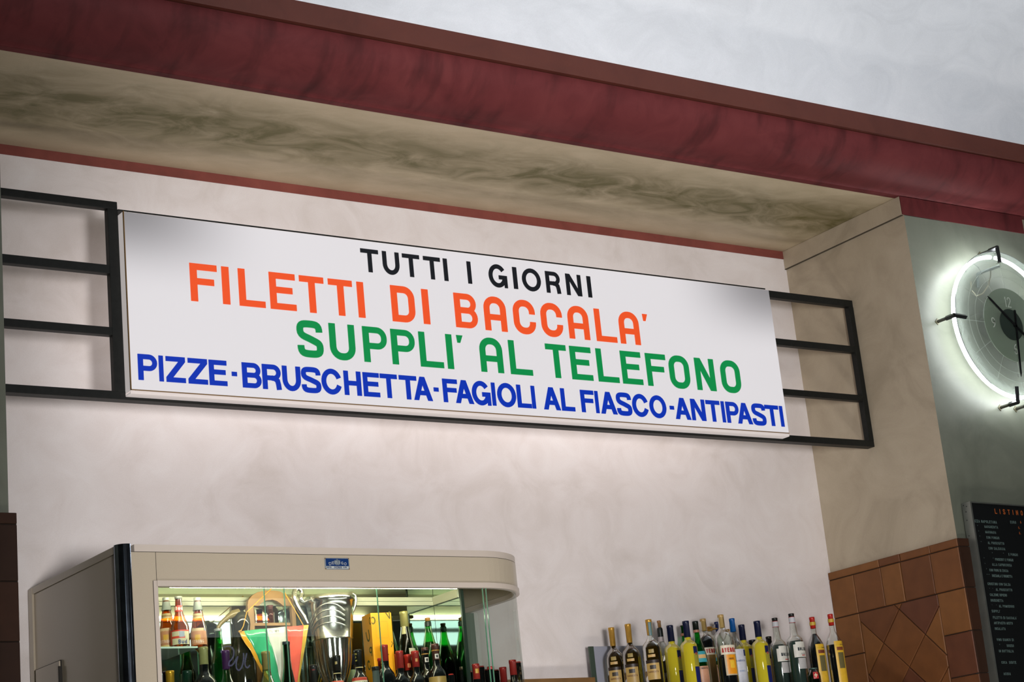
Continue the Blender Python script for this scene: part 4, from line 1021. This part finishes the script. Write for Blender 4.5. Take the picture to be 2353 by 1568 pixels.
bottle(1681, 1422, 6.66, ZSH, 'anise_bottle', 'clear liqueur bottle with a bright blue capsule and white label', 'liqueurs on the right shelf', GL['clear'], [(12, 5), (12.5, 64), (14, 85), (27, 104), (37, 128), (41, 150)], (13.5, 14.5, 62, (6, 76, 140), .1),
       [('label', 146, 330, 60, (184, 186, 196), .8, 26), ('blue_seal', 150, 178, 13, (30, 44, 96), 1.1, 62)], [('SAMBUCA', 204, 9, (90, 104, 140), 1.3, 20, .6), ('BIANCA', 250, 7, (110, 130, 170), 1.3, 24, .6)])
bottle(1728, 1471.5, 6.88, ZSH, 'short_bottle', 'short black capped bottle tucked behind the fourth yellow bottle', 'liqueurs on the right shelf', GL['dark'], [(12, 5), (13, 20), (33, 60)], (17, 17, 22, (16, 16, 16), .1))
bottle(1765.5, 1463.5, 6.80, ZSH, 'bitters_bottle', 'dark bottle with a low black cap and an orange and blue beach label', 'liqueurs on the right shelf', GL['dark'], [(13, 4), (14, 34), (19, 50), (33, 80), (37, 100)], (14, 15, 44, (14, 15, 12), .1),
       [('label', 108, 330, 48, (204, 154, 90), .8, 8), ('label_sea', 146, 330, 22, (40, 140, 180), 1.1, 26), ('label_sand', 168, 330, 14, (190, 140, 60), 1.4, 36)])
anis = [(13, 5), (14.5, 50), (16.5, 75), (19, 100), (26, 108), (36, 120), (41, 140), (42, 200)]
sx_ = [('neck_label', 16, 44, 180, (178, 180, 184), .9), ('neck_line', 16, 18, 180, (170, 60, 60), 1.3), ('neck_line', 42, 44, 180, (170, 60, 60), 1.3), ('label', 148, 208, 60, (196, 194, 184), .8, 38), ('label_tab', 136, 150, 38, (200, 198, 188), .8, 32), ('label_line', 198, 202, 12, (170, 52, 44), 1.2, 40), ('label_foot', 212, 262, 30, (168, 166, 164), .8, 30)]
bottle(1779.5, 1421, 6.67, ZSH, 'anise_bottle', 'clear anise bottle with a black cap and white neck band, second tallest', 'anise bottles with black caps', GL['clear'], anis, (14, 14, 15, (14, 16, 16), .1), sx_, [('MOLINARI', 184, 15, (24, 34, 40), 1.3, 48, .46, .22)], liquid=(solid('dim_green_liquid', rgb(44, 56, 52), .1), 128, 0))
bottle(1817.5, 1411, 6.59, ZSH, 'anise_bottle', 'clear anise bottle with a white label, tallest bottle on the shelf', 'anise bottles with black caps', GL['clear'], anis, (14, 14, 16, (14, 16, 16), .1), sx_, [('MOLINARI', 178, 15, (24, 34, 40), 1.3, 48, .46, .22), ('EXTRA', 196, 6, (100, 100, 100), 1.3, 40, .6)], liquid=(solid('dim_green_liquid', rgb(40, 54, 50), .1), 130, 0))
rum = [(12, 5), (12.5, 62), (13.5, 82), (26, 104), (37, 130), (40, 150)]
rcap = (13, 13.5, 54, (170, 36, 28), .1)
rx_ = [('cap_band', 24, 40, 180, (182, 150, 50), 2.4), ('label', 132, 330, 38, (206, 164, 44), .8, 28), ('label_print', 160, 176, 26, (120, 66, 40), 1.0, 30), ('label_picture', 186, 260, 22, (96, 88, 52), 1.0, 30)]
bottle(1865, 1419, 6.62, ZSH, 'rum_bottle', 'dark rum bottle with a red and gold capsule, left of the pair by the tiles', 'rum bottles with red and gold capsules', GL['clear'], rum, rcap, rx_, [('LAMB', 174, 12, (96, 44, 30), 1.4, 30, .6)], liquid=(GL['dark'], 80, 0))
bottle(1907, 1412, 6.56, ZSH, 'rum_bottle', 'half full rum bottle with a red and gold capsule touching the tiled pier', 'rum bottles with red and gold capsules', GL['clear'], rum, rcap, rx_, liquid=(GL['dark'], 146, 0))
bottle(1868, 1536, 6.51, ZSH, 'short_bottle', 'low green bottle with a ridged cap and a round red cross badge', 'liqueurs on the right shelf', GL['dkgreen'], [(16, 2), (20, 12), (28, 26), (30, 40)], (20, 21, 7, (60, 84, 76), .3), [('red_badge', 20, 52, 24, (172, 40, 40), 1.0, 10), ('badge_cross', 32, 38, 14, (206, 190, 160), 1.4, 10), ('badge_cross', 26, 46, 4, (206, 190, 160), 1.5, 10)])

# --- wine in the cabinet
wb = [(14, 5), (13.5, 60), (14, 80), (20, 92), (31, 108), (35, 128), (35.5, 150)]
hk = [(14, 5), (13.5, 70), (16, 100), (24, 150), (34, 200)]
RED, RED2, BRN = (150, 40, 36), (176, 42, 30), (84, 52, 44)
def wine(px, py, y, lab, col, g='wine bottles with red capsules', glass='wine', prof=wb, capw=15, caph=60, ex=(), tx=(), nm='wine_bottle', met=.1, liquid=None):
    return bottle(px, py, y, ZFL, nm, lab, g, GL[glass], prof, (capw, capw - .5, caph, col, met), ex, tx, liquid=liquid)
for px, py, y, col, lab, cw, ch in (
  (849, 1522, 6.44, RED, 'dull red capsule at the foot of the yellow carton', 15, 60),
  (868, 1514, 6.35, RED2, 'bright red capsule just left of the tallest red capped bottle', 15, 55),
  (882, 1483, 6.24, RED, 'tallest red capped wine bottle, in front of the yellow carton', 15, 62),
  (903, 1505, 6.42, RED2, 'bright orange red capsule right of the tallest red one', 15.5, 62),
  (917, 1497, 6.26, RED, 'dark red capsule with small white print, centre of the red row', 15.5, 66),
  (936, 1505, 6.355, RED2, 'red capsule with a gold smudge between two taller red ones', 15, 62),
  (953, 1497, 6.27, RED, 'dark red capsule with small gold crest, right end of the red row', 15.5, 62)):
    ex = []
    if px == 953: ex = [('gold_crest', 30, 42, 18, (176, 120, 60), 2.0, 20)]
    if px == 936: ex = [('gold_crest', 36, 52, 26, (172, 92, 50), 2.0, 20)]
    wine(px, py, y, 'wine bottle, ' + lab if 'bottle' not in lab else lab, col, capw=cw, caph=ch, ex=ex)
seal = [('seal', 40, 58, 30, (206, 196, 190), 2.0, 20), ('seal_mark', 44, 54, 13, (26, 24, 24), 2.4, 20), ('gold_band', 24, 28, 180, (150, 110, 40), 1.9)]
wine(976, 1489, 6.34, 'wine bottle with a brown capsule and round white seal, the shorter one', BRN, 'wine bottles with brown capsules and round seals', capw=14.5, caph=60, ex=seal)
wine(999, 1480.5, 6.24, 'wine bottle with a brown capsule and round white seal, the taller one', BRN, 'wine bottles with brown capsules and round seals', capw=15, caph=62, ex=seal + [('label', 128, 330, 70, (160, 130, 70), .8)])
small = [(1036, 1549.5, 6.28, RED2, 10), (1048, 1540, 6.42, (58, 48, 34), 11), (1063, 1533, 6.34, (58, 48, 34), 14), (1078, 1543.5, 6.50, RED, 11), (1092.5, 1526.5, 6.26, RED, 15), (1105, 1531.5, 6.38, RED, 13),
         (1115, 1539.5, 6.44, RED, 13), (1127, 1532.5, 6.30, RED, 14), (1139, 1540, 6.50, RED, 13), (1155, 1534, 6.345, RED, 15), (1177, 1517.5, 6.26, RED, 15), (1189, 1521.5, 6.36, RED, 13)]
place = ['low thin red capsule left of the two dim brown ones', 'smaller of two dim brown capsules beside the mirror edge', 'larger of two dim brown capsules beside the mirror edge', 'small red capsule just behind a gold printed one',
         'red capsule with a gold print, first in the curved end', 'red capsule touching the gold printed one on its right', 'red capsule left of the pane joint in the curved end', 'red capsule straight behind the pane joint', 'red capsule lowest of those right of the pane joint',
         'wide red capsule between the pane joint and the last pair', 'tallest red capsule of the curved end, front of the last pair', 'rightmost red capsule in the cabinet, rear of the last pair']
for (px, py, y, col, cw), lab in zip(small, place):
    ex = [('gold_print', 20, 38, 26, (190, 140, 50), 2.2, 16)] if px == 1092.5 else ()
    wine(px, py, y, 'wine bottle with ' + lab, col, 'wine bottles in the curved end', capw=cw, caph=60, ex=ex)
wine(390, 1542.5, 6.26, 'wine bottle with a shiny gold capsule in the lower left corner', (196, 150, 40), 'wine bottles at the left of the cabinet', 'pale', capw=16, met=.6)
wine(429.5, 1542, 6.33, 'wine bottle with a dark green capsule, lower left beside the gold one', (10, 50, 34), 'wine bottles at the left of the cabinet', capw=17)
wine(467, 1488, 6.176, 'dark wine bottle with a long pale olive capsule below the beer shelf', (146, 146, 92), 'wine bottles at the left of the cabinet', 'wine', [(15, 5), (15.5, 75), (17, 90), (28, 106), (40, 122), (42, 150)], capw=16.5, caph=63)
wine(517.5, 1495.5, 6.24, 'clear wine bottle with a purple capsule', (62, 28, 76), 'wine bottles at the left of the cabinet', 'clear', [(14, 5), (14.5, 80), (18, 100), (30, 130), (36, 160)], capw=15.5, caph=68, liquid=(GL['pale'], 120, 0))
wine(610, 1498, 6.24, 'pale wine bottle with a khaki paper capsule in front of the pennant', (136, 124, 72), 'wine bottles at the left of the cabinet', 'pale', [(14, 5), (15, 72), (19, 95), (30, 125), (36, 150)], capw=16, caph=68)
wine(565, 1500, 6.34, 'dark bottle with a black sleeve between purple and khaki capsules', (26, 34, 44), 'wine bottles at the left of the cabinet', 'wine', [(14, 5), (14.5, 70), (20, 100), (32, 140), (38, 180)], capw=15, caph=60)
wine(657, 1475, 6.27, 'slender green hock bottle with a navy capsule in front of the pennant', (24, 34, 46), 'wine bottles at the left of the cabinet', 'dkgreen', hk, capw=14.5, caph=52)
wine(719, 1529, 6.26, 'wine bottle with a black capsule and faint red print left of the cup foot', (16, 18, 20), 'wine bottles around the silver cup', capw=15.5, caph=68, tx=[('DOC', 22, 5, (130, 30, 30), 2.2, 10, .6)])
M_tie = cm((196, 178, 120))
wine(772, 1507, 6.24, 'wine bottle with a black capsule and string tie in front of the cup', (14, 17, 16), 'wine bottles around the silver cup', capw=16, caph=58, ex=[('string_tie', 66, 69, 180, (200, 184, 130), 1.6), ('label_top', 96, 108, 60, (170, 60, 44), .8), ('label', 108, 330, 60, (206, 200, 176), .8), ('gold_crest', 24, 34, 16, (150, 130, 80), 1.8)])
wine(822, 1494, 6.25, 'wine bottle with gold lettered black capsule and string tie right of the cup', (14, 17, 16), 'wine bottles around the silver cup', capw=15.5, caph=60, ex=[('string_tie', 66, 69, 180, (200, 184, 130), 1.6), ('label_top', 106, 118, 60, (170, 60, 44), .8), ('label', 118, 330, 60, (206, 200, 176), .8)], tx=[('ES', 20, 6, (206, 190, 90), 2.2, -30, .7), ('D', 32, 6, (206, 190, 90), 2.2, -32, .7), ('IGT', 44, 5, (206, 190, 90), 2.2, -28, .5)])
wine(862.5, 1533, 6.17, 'grey bottle with a flat black cap at the foot of the carton', (18, 20, 18), 'wine bottles around the silver cup', 'grey', [(13, 4), (13.5, 60), (20, 80), (34, 110)], capw=15.5, caph=15)
wine(806, 1505, 6.45, 'dark sparkling wine bottle with a cream neck label behind the cup', (18, 28, 44), 'wine bottles around the silver cup', 'wine', [(14, 5), (16, 60), (24, 100), (32, 160), (34, 200)], capw=17, caph=40, ex=[('label', 60, 120, 70, (130, 150, 110), .9)])
# green lager
bottle(500.5, 1446, 6.36, ZFL, 'beer_bottle', 'green beer bottle with a silver crown cap below the curved spout', 'beer bottles in the cabinet', GL['green'], [(12, 4), (12, 18), (14.5, 40), (18, 75), (26, 105), (31, 130)], (14.5, 14.5, 9, (190, 192, 184), .3), liquid=(solid('green_beer', rgb(6, 44, 18), .1), 56, 0))
# champagne
chp = [(14, 10), (14.5, 45), (17, 70), (24, 105), (34, 150), (43, 200), (44, 230)]
bottle(927, 1406, 6.44, ZFL + .0, 'sparkling_wine_bottle', 'dark sparkling wine bottle with crinkled pale gold foil right of the yellow carton', 'sparkling wine bottles', GL['dkgreen'], chp, (17, 17.5, 62, (206, 196, 120), .45), [('foil_tip', 60, 92, 22, (214, 206, 150), .9, -10), ('label', 150, 200, 40, (190, 186, 160), .8, 60)])
cork = (11, 10.5, 16, (190, 134, 66), 0)
gch = [(12, 14), (13, 22), (13.5, 45), (16, 62), (24, 98), (36, 140), (43, 180)]
bottle(982, 1420.5, 6.43, ZFL, 'sparkling_wine_bottle', 'bright green bottle with a bare cork lit from behind, right of the gold foil one', 'sparkling wine bottles', GL['green'], gch, cork, [('neck_foil', 16, 34, 180, (26, 44, 34), .9)], liquid=(solid('deep_green_wine', rgb(4, 14, 8), .08), 98, 0))

# beer bottles on the glass shelf
lng = [(12.5, 5), (13, 30), (15, 42), (19, 66), (29, 92), (31, 106), (31, 150)]
ylab = (206, 196, 150)
for px, py, y, lab in ((381, 1374, 6.335, 'brown ale bottle with a white foil neck cut off by the left glass frame'), (453, 1374, 6.275, 'brown ale bottle with white foil neck, right of the red labelled beer')):
    bottle(px, py, y, zsh, 'beer_bottle', lab, 'beer bottles in the cabinet', GL['amber'], [(12.5, 5), (13.5, 40), (22, 80), (29, 120), (31, 150)], (13, 19, 47, (196, 202, 184), .2),
           [('neck_label', 60, 78, 60, (186, 168, 118), .8), ('neck_label_line', 66, 72, 60, (150, 120, 78), 1.0), ('label', 124, 176, 66, (184, 128, 92), .8), ('label_crown', 114, 128, 48, (206, 180, 140), .7), ('label_foot', 176, 210, 66, (206, 186, 110), .8), ('label_badge', 138, 158, 18, (206, 160, 64), 1.0)], [('STRONG', 168, 11, (220, 196, 176), 1.3, 0, .55)])
bottle(409.5, 1371.5, 6.265, zsh, 'beer_bottle', 'brown longneck beer bottle with red and white label, middle of the three', 'beer bottles in the cabinet', GL['amber'], [(12, 4), (12, 16), (13.5, 40), (15, 62), (27, 92), (33, 112), (33, 160)], (14, 14, 9, (190, 190, 176), .4),
       [('neck_label', 34, 56, 75, (200, 52, 40), .9), ('label', 124, 212, 76, (206, 200, 164), .8), ('label_band', 124, 129, 76, (200, 62, 44), 1.0), ('label_band', 200, 205, 76, (200, 62, 44), 1.0), ('label_red_side', 129, 200, 14, (200, 62, 44), 1.0, -60), ('label_red', 146, 154, 52, (204, 70, 50), 1.0, -10), ('label_shield', 130, 150, 16, (150, 160, 170), 1.1, 22)],
       [('Bud', 51, 14, (230, 216, 190), 1.4, 14, .6, .25), ('Bud', 174, 15, (44, 60, 110), 1.4, 26, .6, .2)])

# ------------------------------------------------------------------ silver cup
yc = 6.385
top = at(757, 1372, 1, yc); kk = 8.0 / 4357 * 1.0
cup = thing('trophy_cup', 'large silver trophy cup with two scrolled handles and a fluted base', 'trophy', (top.x, yc, ZFL))
cc = Vector((top.x, yc, 0)); zr = top.z
prof = [(.0945, zr), (.096, zr - .002), (.096, zr - .024), (.092, zr - .026), (.088, zr - .06), (.083, zr - .11), (.0785, zr - .163), (.0795, zr - .165), (.0795, zr - .168), (.0760, zr - .170)]
inn = [(.0935, zr), (.090, zr - .03), (.078, zr - .16)]
mb = MB().lathe(prof, 48, cc).lathe([(r, z) for r, z in inn][::-1], 48, cc)
mb.build('bowl', M['silver'], cup)
# engraved arcs across the bowl
for k in range(4):
    pts = []
    for i in range(22):
        u = i / 21; a = ANG0 + math.radians(-62 + 105 * u)
        z = zr - .150 + .112 * math.sin(PI * (.12 + .62 * u)) * (1 - k * .18) - k * .004
        rr = .0795 + (z - (zr - .163)) / .137 * .0115 + .001
        pts.append((cc.x + rr * math.cos(a), cc.y + rr * math.sin(a), z))
    MB().tube(pts, .0030, 6).build('bowl_ridge', M['silver'], cup)
# fluted lower bowl
mb = MB(); segs = 96; nf = 16
zz = [zr - .170, zr - .20, zr - .225, zr - .25, zr - .262, zr - .275, zr - .30, zr - .33, zr - .36, zr - .385]
rr_ = [.0750, .0735, .0715, .0690, .0660, .0640, .0560, .044, .030, .018]
vs = []
for z, r in zip(zz, rr_):
    dep = .0 if z > zr - .18 else .07
    for i in range(segs):
        a = 2*PI*i/segs; q = r * (1 - dep * (1 - abs(math.cos(a * nf / 2))))
        vs.append((cc.x + q*math.cos(a), cc.y + q*math.sin(a), z))
fs = [(j*segs + i, j*segs + (i+1) % segs, (j+1)*segs + (i+1) % segs, (j+1)*segs + i) for j in range(len(zz)-1) for i in range(segs)]
mb.add(vs, fs, True).build('fluted_bowl', M['silver'], cup)
MB().lathe([(.018, zr - .385), (.024, zr - .395), (.016, zr - .405), (.02, zr - .43), (.06, ZFL + .02), (.065, ZFL + .008), (.065, ZFL), (0, ZFL)], 32, cc).build('foot', M['silver'], cup)
def cp(x, y, yy): return tuple(at(540 + x * .158, 1320 + y * .158, 1, yy))
lh = [cp(1060, 720, yc - .02), cp(1010, 620, yc - .01), cp(940, 520, yc), cp(890, 430, yc), cp(865, 340, yc), cp(860, 270, yc), cp(885, 215, yc), cp(925, 203, yc), cp(965, 235, yc), cp(975, 290, yc), cp(955, 340, yc), cp(965, 385, yc), cp(1000, 405, yc), cp(1050, 380, yc)]
MB().tube(lh, [.005, .008, .010, .0105, .0105, .0105, .010, .0095, .009, .008, .010, .009, .008, .006], 10).build('handle', M['silver'], cup)
lr = [cp(1630, 330, yc + .02), cp(1650, 295, yc + .02), cp(1700, 282, yc + .02), cp(1742, 310, yc + .02), cp(1752, 370, yc + .02), cp(1745, 440, yc + .02), cp(1725, 510, yc + .02), cp(1700, 570, yc + .02), cp(1680, 620, yc + .02)]
MB().tube(lr, [.006, .008, .009, .009, .008, .007, .006, .005, .004], 10).build('handle', M['silver'], cup)

# ------------------------------------------------------------------ yellow carton
yb_ = 6.34
e0 = at(851, 1409, 1, yb_)
def carton(x, y, z, rot, lab, lettered):
    t = thing('bottle_carton', lab, 'carton', (x, y, ZFL), None, rot=(0, 0, rot))
    H = z - ZFL; W = .088
    o = MB().box((0, 0, 0), (W, W, H)).build('carton_body', solid('carton_yellow', rgb(236, 160, 14), .45), None, bevel=.002); o.parent = t
    if lettered:
        og_ = solid('carton_olive', rgb(84, 80, 8), .6)
        def put(s_, u, v, h, an, facing):
            qs, W_ = text_quads(s_, h, h * .17, .75); mb = MB()
            for q in qs:
                vs = []
                for x_, y_ in q:
                    xx = (x_ - W_/2)*math.cos(an) - (y_ - h/2)*math.sin(an) + u; zz_ = (x_ - W_/2)*math.sin(an) + (y_ - h/2)*math.cos(an) + v
                    if facing == 'f': vs.append((min(max(xx, .002), W - .002), -.0008, zz_))
                    else: vs.append((-.0008, min(max(W - xx, .002), W - .002), zz_))
                mb.add(vs, [(0, 1, 2, 3)])
            o2 = mb.build('printed_letter', og_, None); o2.parent = t
        put('V', .076, H - .012, .028, .3, 'f'); put('Q', .045, H - .145, .044, .2, 'f'); put('T', .082, H - .125, .022, -.5, 'f'); put('E', .03, H - .20, .022, .8, 'f')
        put('U', .052, H - .085, .044, .25, 's'); put('q', .066, H - .135, .036, -.12, 's'); put('C', .04, H - .195, .040, .3, 's'); put('O', .082, H - .030, .030, 0, 's'); put('O', .008, H - .030, .030, 0, 'f'); put('.', .05, H - .165, .04, 0, 's')
        mb = MB()
        for q in ribbon([(.018, H - .035), (.068, H - .035), (.068, H - .098), (.018, H - .098)], .0008, True): mb.add([(a_, -.0008, b_) for a_, b_ in q], [(0, 1, 2, 3)])
        o3 = mb.build('printed_box', solid('carton_line', rgb(186, 126, 20), .6), None); o3.parent = t
    return t
carton(e0.x, yb_, e0.z, math.radians(-6), 'bright yellow lettered bottle carton standing right of the silver cup', True)


# ------------------------------------------------------------------ wooden bottle stand, pennant, flask
yw = 6.42
def wp(x, y): p = at(540 + x * .158, 1320 + y * .158, 1, yw); return (p.x, p.z)
ws = thing('wooden_bottle_stand', 'arched oak bottle stand with a round cut-out, behind the pennant', 'bottle stand', (wp(500, 400)[0], yw, ZFL))
outer = [wp(*p) for p in ((185, 440), (195, 380), (250, 310), (330, 262), (440, 240), (560, 238), (650, 250), (740, 300), (820, 355), (865, 400), (875, 460))]
ci = [wp(*p) for p in ((865, 462), (700, 462), (650, 420), (600, 385), (545, 370), (490, 372), (430, 392), (380, 430), (345, 462), (190, 462))]
mb = MB()
# arch split in strips so the cut-out stays open
arch_o = [wp(*p) for p in ((185, 455), (195, 380), (250, 310), (330, 262), (440, 240), (560, 238), (650, 250), (740, 300), (820, 355), (872, 420), (878, 462))]
arch_i = [wp(*p) for p in ((345, 462), (350, 458), (370, 435), (400, 408), (445, 385), (545, 370), (610, 390), (660, 425), (690, 450), (700, 458), (702, 462))]
for i in range(10):
    mb.prism([arch_i[i], arch_i[i+1], arch_o[i+1], arch_o[i]][::-1], lambda u, v: (u, yw, v), lambda u, v: (u, yw + .016, v))
mb.build('arch', M['wood'], ws)
x0, z0 = wp(185, 455); x1, z1 = wp(270, 455)
MB().box((x0, yw, ZFL), (x1, yw + .018, z0)).build('post', M['wood'], ws, bevel=.001)
x2, _ = wp(345, 455)
MB().tube([(x1 + .006, yw + .03, z0), (x1 + .014, yw + .03, z0 - .04), (x1 + .010, yw + .03, z0 - .08)], .008, 8).build('side_rail', M['wood_dark'], ws)
x3, _ = wp(820, 455); x4, _ = wp(876, 455)
MB().box((x3, yw, ZFL), (x4, yw + .018, z0)).build('post', M['wood'], ws, bevel=.001)
x5, z5 = wp(340, 705); x6, z6 = wp(780, 745)
MB().box((x5 - .02, yw + .004, z6), (x6 + .01, yw + .068, z5)).build('shelf', M['wood'], ws, bevel=.001)
MB().box((x0, yw + .06, ZFL), (x4, yw + .068, z6)).build('back_board', M['wood_dark'], ws)
nb = at(540 + 510 * .158, 1320 + 455 * .158, 1, yw + .035)
bottle(540 + 505 * .158, 1320 + 455 * .158, yw + .035, z5, 'miniature_bottle', 'small brown capped bottle standing inside the wooden stand', None, GL['amber'], [(11, 4), (11, 20), (12, 30)], (13, 12, 16, (112, 72, 66), .1))

yp = 6.31
def pp_(x, y, dy=0): p = at(x, y, 1, yp + dy); return Vector((p.x, p.y, p.z))
pen = thing('pennant', 'green, white and red pennant with gold fringe hanging on a yellow cord', 'pennant', tuple(pp_(630, 1445)))
apex = pp_(672, 1665)
def stripe(name, xa, ya, xb, yb2, mat, t0=0, t1=1):
    a, b = pp_(xa, ya), pp_(xb, yb2); mb = MB(); n = 14; m = 8; vs = []
    A0 = a.lerp(b, t0); B0 = a.lerp(b, t1)
    for j in range(n + 1):
        v = j / n
        for i in range(m + 1):
            u = i / m; p = A0.lerp(B0, u).lerp(apex, v * .94)
            w_ = (p.x * 60 + v * 9); p.y += .005 * math.sin(w_) * (1 - v * .4) + .002 * math.sin(p.x * 210 + v * 14)
            vs.append(p)
    fs = [(j*(m+1) + i, j*(m+1) + i + 1, (j+1)*(m+1) + i + 1, (j+1)*(m+1) + i) for j in range(n) for i in range(m)]
    mb.add(vs, fs, True)
    o = mb.build(name, mat, pen); s = o.modifiers.new('s', 'SOLIDIFY'); s.thickness = .0012
    return o
sat = lambda n, c: solid(n, rgb(*c), .22, coat=.7, var=.08, scale=24)
stripe('fringe', 549, 1453, 561, 1450, sat('gold_braid', (206, 150, 50)))
stripe('green_stripe', 561, 1450, 613, 1445, sat('satin_green', (64, 168, 120)))
stripe('white_stripe', 613, 1445, 655, 1441, sat('satin_white', (216, 218, 206)))
stripe('red_stripe', 655, 1441, 697, 1437.5, sat('satin_red', (226, 100, 84)))
stripe('fringe', 697, 1437.5, 708, 1437, sat('gold_braid_right', (208, 172, 80)))
flat_text('EL MO', .009, .0012, lambda x, y: tuple(pp_(619, 1454, -.009) + Vector((x, 0, y))), cm((70, 74, 66)), 'lettering', pen, gap=.35)
MB().tube([pp_(553, 1451, -.004), pp_(559, 1440, -.002), pp_(567, 1407, .01), pp_(640, 1338, .04), pp_(656, 1366, 0.02), pp_(676, 1400, -.0), pp_(697, 1438, -.004)], .0018, 6).build('cord', cm((214, 152, 48)), pen)
MB().tube([pp_(548, 1452), pp_(555, 1451)], .004, 6).build('cord_knob', cm((170, 130, 60)), pen)

yd = 6.37
def fp_(x, y, dy=0): p = at(400 + x * .12, 1380 + y * .12, 1, yd + dy); return p
c0 = fp_(1290, 700)
dec = thing('spouted_decanter', 'dark glass decanter with a long curved amber spout behind the green beer bottle', 'decanter', (c0.x, yd, ZFL))
ztop = fp_(1290, 195).z
MB().lathe([(0, ztop), (.012, ztop - .002), (.026, ztop - .012), (.034, ztop - .03), (.036, ztop - .055), (.030, ztop - .10), (.045, ztop - .16), (.05, ztop - .2), (.05, ZFL + .004), (0, ZFL)], 28, (c0.x, yd, 0)).build('body', solid('decanter_dark', rgb(30, 30, 20), .08, spec=.7), dec)
MB().tube([fp_(1230, 260), fp_(1120, 270), fp_(1040, 320), fp_(950, 390), fp_(880, 460), fp_(835, 545)], [.020, .016, .011, .009, .008, .007], 10).build('spout', solid('spout_amber', rgb(120, 104, 62), .2, coat=.5), dec)

# ------------------------------------------------------------------ back counter under everything (below the frame)
bc = thing('back_counter', 'wooden back counter under the display cabinet', 'counter', (4.5, 6.55, 0))
MB().box((XL + .03, 6.06, .98), (XT - .03, 6.99, 1.019)).build('worktop', M['steel'], bc)
MB().box((XL + .05, 6.12, 0), (XT - .05, 6.98, .98)).build('carcass', M['wood_dark'], bc)
MB().box((xe + .05, 6.60, 1.02), (xe + .09, 6.98, ZSH - .03)).box((6.66, 6.60, 1.02), (6.70, 6.98, ZSH - .03)).build('support', M['wood_dark'], shelf)
